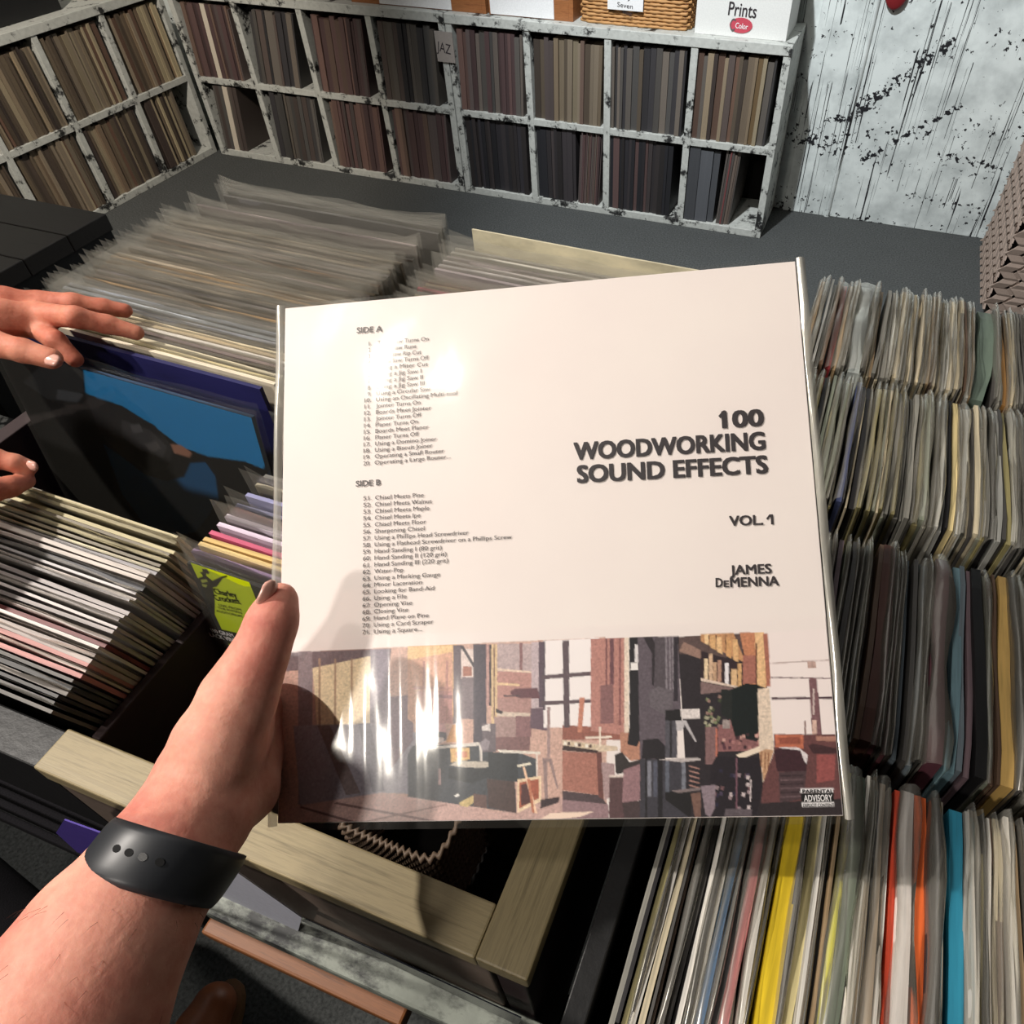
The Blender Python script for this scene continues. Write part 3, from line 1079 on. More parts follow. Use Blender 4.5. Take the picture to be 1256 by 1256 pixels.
BP = [([(103, 450), (312, 508), (335, 560), (322, 575), (300, 566), (255, 560), (222, 548), (185, 520), (150, 498), (106, 484)], (44, 146, 206)),
      ([(128, 545), (150, 560), (178, 582), (205, 590), (226, 585), (234, 568), (252, 567), (264, 584), (268, 612), (255, 632), (240, 652), (200, 660), (175, 640), (150, 605)], (32, 92, 138)),  # same blue, darkened: shade painted into the print
      ([(60, 440), (100, 452), (104, 480), (90, 495), (60, 490), (30, 470)], (44, 46, 50)),
      ([(104, 482), (150, 500), (190, 522), (212, 548), (208, 575), (186, 580), (150, 560), (125, 535)], (44, 44, 48)),
      ([(150, 515), (185, 528), (205, 548), (200, 562), (172, 552), (150, 535)], (66, 66, 70)),
      ([(210, 545), (222, 546), (236, 556), (232, 561), (214, 556)], (168, 124, 104)),
      ([(160, 522), (172, 520), (176, 530), (164, 532)], (92, 92, 96)), ([(178, 545), (192, 541), (198, 550), (186, 556)], (90, 88, 90)),
      ([(72, 478), (104, 484), (96, 494), (70, 490)], (74, 78, 84))]
img = raster([(to_uv(p, bTL, bex, bez, bn, 0.315, 0.313), c) for p, c in BP], 200, 200, (18, 18, 22))
me = print_mesh('cover_print', img, np.array([-0.1575, -0.0004, 0.313]), np.array([0.315, 0, 0]), np.array([0, 0, -0.313]))
me.flip_normals()
link('cover_print', me, None, bl)
s = link('plastic_sleeve', poly_mesh('plastic_sleeve', 0.0052, 0.313, 0.329, 77, 0.008, 0.004, 0.31, mat_poly('thin_clear_sleeve', 0.02, 0.0, 0.12, 0.4)), None, bl, (0, 0.002, 0))

# second bin of the left column, tops leaning to the viewer
y = -2.822
k = 0
n2 = 0
while y > -2.972:
    k += 1
    f = (y + 2.822) / -0.15
    lean = 0.23 + 0.004 * math.sin(k)
    if f < 0.22: c = random.choice([(196, 184, 140), (206, 196, 160), (170, 158, 124), (120, 110, 92)])
    elif f < 0.5: c = random.choice([(178, 170, 168), (200, 196, 196), (150, 146, 150), (60, 60, 66), (190, 180, 172)])
    elif f < 0.8: c = random.choice([(190, 182, 180), (206, 190, 180), (176, 164, 158), (214, 206, 200), (190, 130, 124), (160, 152, 150), (120, 60, 60)])
    else: c = random.choice([(60, 58, 58), (90, 86, 82), (120, 112, 104)])
    zt = 1.045 - 0.03 * f
    grp = ['cream edged albums nearest the blue album', 'grey-white edged albums in the middle', 'pinkish edged albums', 'dark edged albums at the very front'][0 if f < 0.22 else 1 if f < 0.5 else 2 if f < 0.8 else 3]
    add_lp(2.598 + random.uniform(-0.002, 0.002), y, zt + random.uniform(-0.005, 0.004), c,
           '%s album from the back in the lower left bin, one of the %s' % (NTH(k), grp.split(' nearest')[0].split(' in the')[0].split(' at the')[0]), grp + ' in the lower left bin', lean=lean, rz=-0.01 + random.uniform(-0.004, 0.004), sleeve=(k % 3 == 0), h=0.29, sc=random.uniform(0.45, 0.85))
    y -= random.uniform(0.0034, 0.0056)

# second column, back: cream divider board and pale albums behind the held album
XB = 2.94
add_lp(2.937, -2.352, 1.090, (212, 204, 176), 'tall cream divider board at the back of the middle bin', wx=0.95, sleeve=False, sc=0.6, cat='divider', name='divider_card', rz=-0.02)
for j, c in enumerate([(196, 192, 182), (216, 212, 200), (170, 160, 158), (184, 176, 172), (206, 200, 196), (150, 140, 140)]):
    add_lp(2.931 - 0.001 * j, -2.372 - j * 0.0085, 1.074 - 0.001 * j, c, '%s album edge behind the cream divider board in the middle bin' % ['pale grey', 'off-white', 'mauve grey', 'pinkish grey', 'light grey', 'dull mauve'][j], rz=-0.02, sleeve=j % 2 == 0)
y = -2.43
while y > -2.70:
    nh = globals().get('nh', 0) + 1
    add_lp(2.928, y, 1.064, random.choice(PAL_LP), '%s album from the back among those behind the held cover, middle bin' % NTH(nh), 'albums behind the held cover in the middle bin', rz=-0.01, lean=0.1)
    y -= 0.009
add_lp(2.925, -2.45, 1.066, (190, 60, 90), 'pink edged album at the left corner of the middle bin', lean=0.03, sleeve=False)
# second column, front stack with the yellow sticker
fr = [(-2.752, (120, 118, 112), 'grey-green album, rearmost of the short stepped stack beside the thumb'),
      (-2.762, (186, 176, 150), 'cream album in crumpled sleeve in the stepped stack beside the thumb'),
      (-2.775, (150, 150, 190), 'lavender blue edged album in the stepped stack beside the thumb'),
      (-2.786, (120, 120, 150), 'slate album in the stepped stack beside the thumb'),
      (-2.798, (226, 216, 226), 'white album with cloudy sleeve in the stepped stack beside the thumb'),
      (-2.808, (214, 196, 214), 'pale lilac album in the stepped stack beside the thumb'),
      (-2.816, (200, 90, 120), 'rose red edged album in the stepped stack beside the thumb'),
      (-2.822, (226, 190, 120), 'golden yellow edged album in the stepped stack beside the thumb'),
      (-2.828, (236, 206, 140), 'pale yellow album just behind the purple edged one'),
      (-2.8345, (150, 124, 160), 'purple edged album right behind the black stickered one')]
for j, (yy, c, l) in enumerate(fr):
    add_lp(2.937 - 0.0012 * j, yy, 1.056 - 0.0012 * j, c, l, wx=0.96, lean=0.02, sleeve=(j in (1, 3, 4, 9)), rz=-0.008, sc=0.9)

SLN = -0.10
st = empty('stickered_album', (2.934, -2.8455 + 0.303 * math.sin(SLN), 1.042 - 0.303 * math.cos(SLN)))
st.rotation_euler = (SLN, 0, -0.01)
tag(st, 'black album with a bright yellow sticker of a guitarist, front of the middle stack', 'record')
box('cover', (-0.1575, 0.0, 0.0, 0.1575, 0.004, 0.303), plain('black_album_board', C4(40, 42, 44), 0.4), st, 0.0003)
link('plastic_sleeve', poly_mesh('plastic_sleeve', 0.0052, 0.303, 0.329, 5, 0.012, 0.004, 0.3, mat_poly('clear_sleeve_front', 0.06, 0.03, 0.15, 0.3)), None, st, (0, 0.002, 0))
bpy.context.view_layer.update()
SM = np.array(st.matrix_world)[:3, :3]
sex, sn, sez = SM[:, 0], -SM[:, 1], SM[:, 2]
S0 = np.array(st.matrix_world.translation)
# sticker rectangle on that face
q = [on_plane(u, v, S0, sn) for u, v in ((234, 688), (302, 702), (303, 790), (247, 790))]
lx0 = float(np.dot(q[0] - S0, sex)); lx1 = float(np.dot(q[1] - S0, sex))
lz1 = float(np.dot(q[0] - S0, sez)) - 0.001; lz0 = float(np.dot(q[3] - S0, sez)) - 0.001
sW, sH = lx1 - lx0, lz1 - lz0
sTL = S0 + sex * lx0 + sez * lz1
SPX = lambda pts: to_uv([(225 + x * 120 / 1077, 660 + y_ * 140 / 1256) for x, y_ in pts], sTL, sex, sez, sn, sW, sH)
fig = [[(215, 335), (265, 340), (300, 375), (285, 395), (265, 385), (260, 410), (285, 430), (330, 465), (440, 415), (490, 405), (490, 425), (440, 440), (400, 500), (375, 530), (335, 540), (345, 600), (355, 700), (355, 860), (345, 920), (300, 930), (305, 860), (300, 720), (290, 800), (300, 920), (270, 930), (250, 860), (235, 700), (185, 610), (190, 560), (185, 490), (140, 465), (145, 450), (190, 430), (225, 420), (215, 395), (190, 375), (225, 365)]]
K = (30, 32, 14)
sp = [([(-1, -1), (2, -1), (2, 2), (-1, 2)], (222, 240, 20))]
sp += [(SPX(f), K) for f in fig]
sp += [(SPX([(200, 455), (265, 450), (280, 475), (215, 490)]), (190, 200, 90)), (SPX([(215, 500), (275, 510), (260, 540), (220, 525)]), (190, 200, 90)), (SPX([(296, 720), (315, 800), (305, 880), (295, 860)]), (222, 240, 20))]
sp += [(SPX([(205, 945), (760, 1075), (760, 1200), (220, 1105)]), K)]
img = raster(sp, 110, 150, (222, 240, 20))
me = print_mesh('sticker', img, np.array([lx0, -0.0008, lz1]), np.array([sW, 0, 0]), np.array([0, 0, -sH]))
me.flip_normals()
stk = link('sticker', me, None, st)
stk['label'] = 'bright yellow rounded sticker with a guitarist'
bpy.context.view_layer.update()
sq = lambda x, y_: (225 + x * 120 / 1077, 660 + y_ * 140 / 1256)
P0s = S0 + sn * 0.0009
lettering([('Charley', sq(360, 610), sq(600, 655), 5.5, 0.02), ('Crockett', sq(360, 680), sq(640, 725), 5.5, 0.02),
           ('LIVE FROM', sq(400, 745), sq(645, 800), 2.2, 0.01), ('THE RYMAN', sq(390, 775), sq(650, 833), 2.2, 0.01), ('AUDITORIUM', sq(372, 810), sq(655, 872), 2.2, 0.01)],
          P0s, None, None, sn, plain('sticker_black_ink', C4(40, 42, 14), 0.5), stk, lift=0.0004)
lettering([('180 GRAM', sq(320, 1030), sq(565, 1090), 3.6, 0.02), ('BLACK VINYL', sq(275, 1070), sq(640, 1160), 3.8, 0.02)],
          P0s, None, None, sn, M_inkwhite, stk, lift=0.0004)

# ------------------------------------------------------------------ singles cabinet (right)
SX0, SX1 = 3.168, 3.80
SZ0 = 0.848
sc_ = empty('singles_browser', (3.48, -2.62, 0))
tag(sc_, 'black painted browser cabinet holding four rows of seven-inch singles', 'bin')
SO = Vector((3.48, -2.62, 0))


def sb_box(name, b, mat, bev=0.001):
    return box(name, (b[0] - SO.x, b[1] - SO.y, b[2], b[3] - SO.x, b[4] - SO.y, b[5]), mat, sc_, bev)


sb_box('tray_floor', (SX0, -3.03, SZ0 - 0.015, SX1, -2.19, SZ0 - 0.0005), M_dark, 0)
sb_box('side_board', (SX0 - 0.014, -3.05, 0.55, SX0, -2.175, 0.965), M_black)
sb_box('side_board', (SX1, -3.05, 0.55, SX1 + 0.014, -2.175, 0.965), M_black)
sb_box('rear_board', (SX0, -2.19, 0.55, SX1, -2.175, 0.95), M_black)
sb_box('front_board', (SX0, -3.05, 0.55, SX1, -3.035, 0.95), M_black)
for yy in (-2.3945, -2.607, -2.820):
    sb_box('row_divider', (SX0, yy - 0.003, SZ0, SX1, yy + 0.003, 0.94), M_black, 0)
for (lx, ly) in ((SX0 - 0.01, -3.04), (SX1 - 0.035, -3.04), (SX0 - 0.01, -2.23), (SX1 - 0.035, -2.23)):
    sb_box('leg', (lx, ly, 0, lx + 0.045, ly + 0.045, 0.55), M_black, 0.002)
sb_box('drawer_base', (SX0, -3.035, 0.535, SX1, -2.19, 0.55), M_black, 0)


def single_mesh(seed, wob, name='single_sleeve'):
    r = np.random.default_rng(seed)
    ny, nz = 9, 5
    D, H = 0.180, 0.180
    ys = np.linspace(0, D, ny)
    zs = np.linspace(0, H, nz)
    ph = r.uniform(0, 6.28, 3)
    V, F = [], []
    ids = {}
    for s in (0, 1):
        for i, y_ in enumerate(ys):
            for k, z in enumerate(zs):
                b = wob * (z / H) ** 1.5 * (math.sin(y_ * 22 + ph[0]) + 0.4 * math.sin(y_ * 55 + ph[1]))
                top = (0.0015 * math.sin(y_ * 40 + ph[2]) - 0.004 * abs(2 * y_ / D - 1) ** 8) * (z / H)
                ids[s, i, k] = len(V)
                V.append((-0.5 * 0.004 + s * 0.004 + b, y_, z + top))
    for i in range(ny - 1):
        for k in range(nz - 1):
            F.append((ids[0, i, k], ids[0, i, k + 1], ids[0, i + 1, k + 1], ids[0, i + 1, k]))
            F.append((ids[1, i, k], ids[1, i + 1, k], ids[1, i + 1, k + 1], ids[1, i, k + 1]))
        F.append((ids[0, i, nz - 1], ids[1, i, nz - 1], ids[1, i + 1, nz - 1], ids[0, i + 1, nz - 1]))
    for k in range(nz - 1):
        F.append((ids[0, 0, k], ids[1, 0, k], ids[1, 0, k + 1], ids[0, 0, k + 1]))
        F.append((ids[0, ny - 1, k], ids[0, ny - 1, k + 1], ids[1, ny - 1, k + 1], ids[1, ny - 1, k]))
    me = mesh(name, V, F)
    bm = bmesh.new(); bm.from_mesh(me); bmesh.ops.recalc_face_normals(bm, faces=bm.faces); bm.to_mesh(me); bm.free()
    me.materials.append(M_sedge)
    return me


def single_poly(seed):
    r = np.random.default_rng(seed)
    D, H = 0.186, 0.180
    ny = 11
    V, F = [], []
    ph = r.uniform(0, 6.28, 2)
    prof = [(-0.0028, H - 0.05), (-0.0028, H), (-0.0026, H + 0.006), (0.0, H + 0.009), (0.0026, H + 0.006), (0.0028, H), (0.0028, H - 0.05)]
    for i in range(ny):
        y_ = -0.003 + D * i / (ny - 1)
        e = abs(2 * i / (ny - 1) - 1) ** 6
        for (x, z) in prof:
            up = max(0, z - H) / 0.009
            V.append((x * (1 + 0.3 * math.sin(y_ * 60 + ph[0])) + up * 0.001 * math.sin(y_ * 45 + ph[1]), y_, z - e * 0.007 + up * 0.0012 * math.sin(y_ * 80 + ph[1])))
    n = len(prof)
    for i in range(ny - 1):
        for k in range(n - 1):
            a = i * n + k
            F.append((a, a + 1, a + n + 1, a + n))
    # folded front end hanging down the near edge
    b = len(V)
    for (x, z) in prof[:1] + prof[3:4] + prof[-1:]:
        pass
    me = mesh('plastic_sleeve', V, F, True)
    me.materials.append(M_poly)
    return me


SM_ = [single_mesh(s, w_) for s, w_ in ((1, 0.0003), (2, 0.0006), (3, 0.0009), (4, 0.0005), (5, 0.0012))]
SP_ = [single_poly(s) for s in range(6)]
COLN = {
    'cream': (200, 188, 160), 'grey': (132, 130, 122), 'pale grey': (168, 168, 162), 'tan': (160, 136, 104), 'dark grey': (72, 70, 68), 'brown': (96, 74, 58),
    'grey-green': (126, 132, 116), 'black': (30, 28, 30), 'white': (224, 220, 212), 'mauve': (110, 92, 98), 'maroon': (90, 50, 56), 'blue-grey': (104, 116, 124), 'olive': (132, 124, 84)}
ROWS = [(-2.385, 'rearmost', 3.178, ['cream', 'grey', 'tan', 'pale grey', 'dark grey', 'cream', 'grey', 'brown', 'pale grey', 'black'], 1.028),
        (-2.588, 'second', 3.178, ['grey-green', 'grey', 'pale grey', 'cream', 'dark grey', 'grey', 'grey-green', 'olive', 'black'], 1.030),
        (-2.809, 'third', 3.178, ['grey', 'dark grey', 'blue-grey', 'mauve', 'grey-green', 'maroon', 'brown', 'grey', 'dark grey'], 1.030),
        (-3.012, 'front', 3.178, ['cream', 'white', 'grey', 'tan', 'black', 'dark grey', 'pale grey', 'white', 'brown', 'olive', 'black'], 1.030)]
sx = lambda u, v: float(at_height(u, v, 1.03)[0])
special = {
    0: [(sx(1030, 380), (150, 44, 50), 'bright red single sleeve in the rearmost row near the held album', 1.6), (sx(1052, 387), (176, 184, 182), 'wide shiny grey plastic sleeve in the rearmost row', 3.4),
        (sx(1202, 420), (100, 116, 104), 'wide bulging greenish plastic sleeve in the rearmost row', 4.0), (sx(1232, 454), (150, 110, 60), 'orange-brown single in the rearmost row beside the bulging sleeve', 1.5)],
    1: [(sx(1036, 560), (70, 80, 120), 'navy blue edged single in the second row', 1.1), (sx(1173, 554), (226, 206, 150), 'yellowish cream single in the second row', 1.1)],
    2: [(sx(1069, 830), (84, 52, 44), 'rust brown single in the third row', 1.8), (sx(1146, 820), (96, 56, 66), 'wine red single in the third row', 2.4), (sx(1170, 845), (110, 140, 150), 'pale teal single in the third row', 1.6),
        (sx(1196, 820), (18, 18, 20), 'glossy black single with white edge in the third row', 1.8), (sx(1232, 850), (200, 164, 96), 'torn yellowish paper single at the right of the third row', 2.0)],
    3: [(sx(889, 1100), (44, 96, 140), 'deep blue single in the front row left of the yellow one', 1.1), (sx(914, 1100), (200, 120, 120), 'salmon pink single in the front row', 1.3),
        (sx(950, 1100), (222, 190, 30), 'crumpled bright yellow paper sleeve in the front row', 2.6), (sx(984, 1100), (214, 202, 150), 'cream yellow single in the front row', 1.5), (sx(1022, 1100), (222, 216, 60), 'lemon yellow edged single in the front row', 1.0),
        (sx(1031, 1100), (96, 110, 92), 'dull green single with frayed edge in the front row', 1.8), (sx(1076, 1100), (204, 180, 150), 'beige single in the front row behind the orange edge', 1.6), (sx(1092, 1100), (206, 70, 40), 'red-orange rimmed sleeve pushed up in the front row', 1.0),
        (sx(1101, 1100), (226, 218, 212), 'wide white single in the front row', 2.0), (sx(1118, 1100), (238, 110, 50), 'bright orange single in the front row', 1.8), (sx(1133, 1100), (40, 36, 40), 'black single beside the bright orange one', 1.2),
        (sx(1145, 1100), (190, 180, 160), 'pale beige single between the black and blue ones', 1.0), (sx(1156, 1100), (44, 140, 170), 'turquoise blue single in the front row', 1.9)]}
nsing = 0
cn_ = {}
for ri, (yf, rn, xs0, pal, zt) in enumerate(ROWS):
    x = xs0 + 0.004
    xmax = 3.50 if ri < 3 else 3.48
    sp_l = sorted(special[ri])
    while x < xmax:
        t = random.uniform(0.4, 1.1) * (0.85 if ri == 3 else 1.0)
        if sp_l and x > sp_l[0][0] - 0.003:
            _, col, lab, t = sp_l.pop(0)
            grp = None
            cn = None
        else:
            cn = random.choice(pal)
            q = random.uniform(0.88, 1.1)
            col = tuple(min(250, c * q) for c in COLN[cn])
            cn_[ri, cn] = cn_.get((ri, cn), 0) + 1
            lab = '%s %s edged single from the left in the %s row of the right-hand bin' % (NTH(cn_[ri, cn]), cn, rn)
            grp = '%s edged singles in the %s row' % (cn, rn)
        th = 0.004 * t
        o = bpy.data.objects.new('seven_inch_single', random.choice(SM_))
        COL.objects.link(o)
        lean = 0.0
        if x < 3.26: lean = -0.16 * (3.26 - x) / 0.08 if ri in (0, 1) else -0.10 * (3.26 - x) / 0.08
        fan = 0.0
        base_x = x + th / 2
        if ri == 3:
            fan = 0.0
        o.rotation_euler = (0, -lean if False else 0, 0)
        hsc = random.uniform(0.955, 1.012)
        o.location = (base_x, yf + random.uniform(0.0, 0.004), SZ0)
        o.rotation_euler = (0, 0, random.uniform(-0.01, 0.01) + 0.0)
        o.scale = (t, 1, hsc * (zt - SZ0) / 0.18)
        o.color = C4(*col)
        tag(o, lab, 'single', grp)
        if random.random() < (0.65, 0.55, 0.6, 0.35)[ri]:
            s = bpy.data.objects.new('plastic_sleeve', random.choice(SP_))
            COL.objects.link(s)
            s.parent = o
        nsing += 1
        x += th + (random.uniform(0.0001, 0.0009) if random.random() < 0.75 else random.uniform(0.001, 0.0032))

# ------------------------------------------------------------------ smooth bodies from signed distance fields
def sdf_mesh(name, parts, vox, k=0.008, pad=0.006, noise=None):
    """parts: list of chains; a chain is a list of (point, radius). Blended into one continuous surface."""
    segs = []
    for ch in parts:
        for (a, ra), (b, rb) in zip(ch[:-1], ch[1:]):
            segs.append((np.array(a, float), ra, np.array(b, float), rb))
    lo = np.min([np.minimum(a - ra, b - rb) for a, ra, b, rb in segs], 0) - pad
    hi = np.max([np.maximum(a + ra, b + rb) for a, ra, b, rb in segs], 0) + pad
    n = np.ceil((hi - lo) / vox).astype(int) + 1
    ax = [lo[i] + vox * np.arange(n[i]) for i in range(3)]
    F = np.full(tuple(n), 1.0, np.float32)
    for a, ra, b, rb in segs:
        l2 = np.maximum(np.minimum(a - ra, b - rb) - 3 * k - pad, lo)
        h2 = np.minimum(np.maximum(a + ra, b + rb) + 3 * k + pad, hi)
        i0 = np.floor((l2 - lo) / vox).astype(int)
        i1 = np.minimum(np.ceil((h2 - lo) / vox).astype(int) + 1, n)
        sl = tuple(slice(i0[i], i1[i]) for i in range(3))
        X, Y, Z = np.meshgrid(ax[0][sl[0]], ax[1][sl[1]], ax[2][sl[2]], indexing='ij')
        ab = b - a
        L = max(1e-9, ab @ ab)
        t = np.clip(((X - a[0]) * ab[0] + (Y - a[1]) * ab[1] + (Z - a[2]) * ab[2]) / L, 0, 1)
        d = np.sqrt((X - a[0] - t * ab[0]) ** 2 + (Y - a[1] - t * ab[1]) ** 2 + (Z - a[2] - t * ab[2]) ** 2) - (ra + (rb - ra) * t)
        f = F[sl]
        h = np.clip(0.5 + 0.5 * (f - d) / k, 0, 1)
        F[sl] = f * (1 - h) + d * h - k * h * (1 - h)
    ins = F < 0
    nx, ny, nz = F.shape
    acc = np.zeros((nx - 1, ny - 1, nz - 1, 3), np.float32)
    cnt = np.zeros((nx - 1, ny - 1, nz - 1), np.float32)
    corners = [(0, 0, 0), (1, 0, 0), (0, 1, 0), (1, 1, 0), (0, 0, 1), (1, 0, 1), (0, 1, 1), (1, 1, 1)]
    S = lambda A, c: A[c[0]:nx - 1 + c[0], c[1]:ny - 1 + c[1], c[2]:nz - 1 + c[2]]
    for i in range(8):
        for j in range(i + 1, 8):
            c1, c2 = corners[i], corners[j]
            if sum(abs(p - q) for p, q in zip(c1, c2)) != 1: continue
            m = S(ins, c1) != S(ins, c2)
            f1, f2 = S(F, c1)[m], S(F, c2)[m]
            t = f1 / (f1 - f2)
            acc[m] += np.array(c1) + t[:, None] * (np.array(c2) - np.array(c1))
            cnt[m] += 1
    act = cnt > 0
    idx = np.full(act.shape, -1, int)
    idx[act] = np.arange(act.sum())
    I = np.argwhere(act)
    V = lo + (I + acc[act] / cnt[act][:, None]) * vox
    faces = []
    for axis in range(3):
        o1, o2 = [(1, 2), (2, 0), (0, 1)][axis]
        a_sl = [slice(None)] * 3
        b_sl = [slice(None)] * 3
        a_sl[axis] = slice(0, -1)
        b_sl[axis] = slice(1, None)
        A, B = ins[tuple(a_sl)], ins[tuple(b_sl)]
        for flip, m in ((False, A & ~B), (True, ~A & B)):
            E = np.argwhere(m)
            ok = (E[:, o1] > 0) & (E[:, o2] > 0) & (E[:, o1] < F.shape[o1] - 1) & (E[:, o2] < F.shape[o2] - 1)
            E = E[ok]
            u1 = np.zeros(3, int); u1[o1] = 1
            u2 = np.zeros(3, int); u2[o2] = 1
            q = [E - u1 - u2, E - u2, E, E - u1]
            q = np.stack([idx[tuple(e.T)] for e in q], 1)
            if flip: q = q[:, ::-1]
            faces.append(q)
    Fq = np.concatenate(faces)
    me = bpy.data.meshes.new(name)
    me.from_pydata(V.tolist(), [], Fq.tolist())
    me.polygons.foreach_set('use_smooth', [True] * len(me.polygons))
    me.update()
    return me


D = lambda u, v, z: at_depth(u, v, z)
# ------------------------------------------------------------------ the held album
CTL, CTR, CBR, CBL = [np.array(c) for c in ((2.878, -2.757, 1.237), (3.174, -2.659, 1.272), (3.271, -2.893, 1.093), (2.975, -2.991, 1.058))]
TLp, TRp, BLp = (351, 378), (977, 320), (339, 1010)
hn = np.cross(CBL - CTL, CTR - CTL)
hn /= np.linalg.norm(hn)
if np.dot(hn, CTL - CP) > 0: hn = -hn
P0 = CTL
hTL = on_plane(351, 378, P0, hn)
hTR = on_plane(977, 320, P0, hn)
hBR = on_plane(1033, 1001, P0, hn)
hBL = on_plane(339, 1010, P0, hn)
hex_ = (hTR - hTL + hBR - hBL) / 2
hW = np.linalg.norm(hex_)
hex_ /= hW
hey = np.cross(hn, hex_)                      # up or down?
if np.dot(hey, hBL - hTL) < 0: hey = -hey      # points down the cover
hH = (np.linalg.norm(hBL - hTL) + np.linalg.norm(hBR - hTR)) / 2
hC = (hTL + hTR + hBR + hBL) / 4
A0 = hC - hex_ * hW / 2 - hey * hH / 2
HM_ = Matrix.Identity(4)
for i in range(3):
    HM_[i][0], HM_[i][1], HM_[i][2], HM_[i][3] = hex_[i], -hey[i], hn[i], A0[i]
held = bpy.data.objects.new('held_album', None)
COL.objects.link(held)
held.matrix_world = HM_
held.empty_display_size = 0.05
tag(held, 'white album cover lettered 100 Woodworking Sound Effects held up in plastic sleeve', 'record')
_t = NT('warm_white_cover_stock')
_nz = _t.noise(_t.coords(), 12, 2)
_t.base(_t.ramp(_nz, [(0.3, C4(238, 227, 222)), (0.7, C4(241, 231, 225))]))
_t.rough(0.5)
M_cover = _t.m
cover = box('cover', (0, -hH, -0.0045, hW, 0, 0), M_cover, held, 0.0004)
box('inner_disc_edge', (hW - 0.0002, -hH + 0.004, -0.0032, hW + 0.0006, -0.004, -0.0014), M_dark, held)
bpy.context.view_layer.update()

tU = lambda pts: to_uv(pts, A0, hex_, -hey, hn, hW, hH)
T0 = 0.665
HH = hH * (1 - T0)


def pu(pts):
    return [(u, (v - T0) / (1 - T0)) for u, v in tU(pts)]


Z1 = lambda pts: [(330 + x * 370 / 1256, 770 + y_ * 270 / 917) for x, y_ in pts]     # from the enlarged left part
Z2 = lambda pts: [(680 + x * 370 / 1256, 770 + y_ * 270 / 917) for x, y_ in pts]
Z4 = lambda pts: [(500 + x * 200 / 1092, 780 + y_ * 230 / 1256) for x, y_ in pts]
Z5 = lambda pts: [(690 + x * 170 / 928, 780 + y_ * 230 / 1256) for x, y_ in pts]
Z6 = lambda pts: [(860 + x * 185 / 968, 770 + y_ * 240 / 1256) for x, y_ in pts]
R4 = lambda Z, x0, y0, x1, y1: Z([(x0, y0), (x1, y0), (x1, y1), (x0, y1)])
COVER = (240, 229, 224)
pl = []
ad = lambda pts, c: pl.append((pu(pts), c))
# left half of the workshop picture
ad([(330, 802), (743, 782), (745, 1020), (330, 1020)], (206, 170, 156))
ad([(500, 793), (560, 791), (560, 880), (500, 890)], (222, 178, 130))
ad([(330, 802), (480, 796), (478, 812), (330, 826)], (120, 106, 110))
ad(R4(Z1, 120, 100, 180, 740), (150, 136, 140))
ad(R4(Z1, 420, 90, 500, 560), (138, 128, 140))
ad(Z1([(180, 170), (420, 120), (420, 420), (200, 420)]), (236, 214, 178))
for x in (205, 270, 340): ad(R4(Z1, x, 130, x + 8, 410), (170, 140, 120))
ad(Z1([(100, 410), (500, 400), (700, 470), (760, 700), (480, 690), (130, 745)]), (158, 152, 162))  # print lightened here: sleeve glare painted into its colour
ad(Z1([(200, 410), (250, 405), (380, 690), (320, 700)]), (128, 114, 114))
ad(Z1([(370, 400), (420, 400), (480, 680), (430, 690)]), (120, 116, 126))
ad(Z1([(500, 290), (600, 280), (600, 470), (500, 600)]), (132, 110, 120))
# floor
ad(Z1([(0, 780), (140, 740), (470, 688), (800, 740), (960, 770), (1260, 700), (1260, 830), (0, 830)]), (198, 164, 156))
ad(Z1([(130, 745), (470, 688), (700, 725), (400, 815), (150, 790)]), (208, 172, 164))
ad(Z1([(280, 728), (700, 806), (690, 814), (270, 736)]), (130, 100, 98))
ad(Z1([(130, 744), (380, 815), (365, 822), (125, 752)]), (120, 92, 92))
ad(Z1([(400, 806), (740, 735), (745, 740), (410, 812)]), (150, 118, 112))
# shelf wall and rack (Z4)
ad(Z4([(0, 80), (300, 65), (300, 560), (60, 600), (0, 560)]), (214, 166, 142))
ad(Z4([(0, 80), (300, 65), (300, 110), (0, 165)]), (234, 196, 146))
ad(Z4([(40, 340), (300, 345), (300, 365), (40, 362)]), (190, 140, 130))
ad(Z4([(60, 370), (300, 370), (300, 590), (60, 590)]), (196, 146, 140))
for x in (100, 180, 255): ad(R4(Z4, x, 170, x + 16, 560), (180, 132, 124))
ad(Z4([(170, 395), (300, 400), (300, 425), (170, 415)]), (150, 112, 116))
ad(Z4([(60, 600), (250, 590), (260, 660), (60, 650)]), (206, 160, 160))
ad(R4(Z4, 305, 65, 362, 590), (104, 92, 100))
ad(R4(Z4, 358, 90, 445, 290), (226, 208, 202))
ad(Z4([(370, 205), (430, 210), (430, 270), (370, 275)]), (168, 112, 96))
ad(R4(Z4, 362, 280, 445, 560), (122, 108, 114))
ad(Z4([(350, 68), (372, 66), (455, 205), (445, 225)]), (70, 62, 70))
ad(R4(Z4, 440, 58, 528, 720), (82, 76, 86))
ad(R4(Z4, 526, 60, 546, 470), (196, 156, 150))
ad(R4(Z4, 546, 60, 560, 470), (66, 56, 62))
ad(R4(Z4, 560, 58, 600, 590), (220, 190, 150))
ad(R4(Z4, 576, 58, 584, 560), (110, 84, 74))
ad(R4(Z4, 600, 55, 830, 240), (188, 168, 168))
ad(R4(Z4, 750, 50, 770, 240), (140, 104, 104))
ad(R4(Z4, 830, 45, 905, 520), (196, 178, 182))
ad(R4(Z4, 878, 42, 912, 480), (92, 76, 88))
ad(R4(Z4, 600, 240, 830, 420), (186, 140, 132))
ad(Z4([(600, 220), (830, 240), (830, 252), (600, 236)]), (230, 206, 186))
ad(Z4([(600, 315), (750, 325), (750, 340), (600, 332)]), (232, 200, 160))
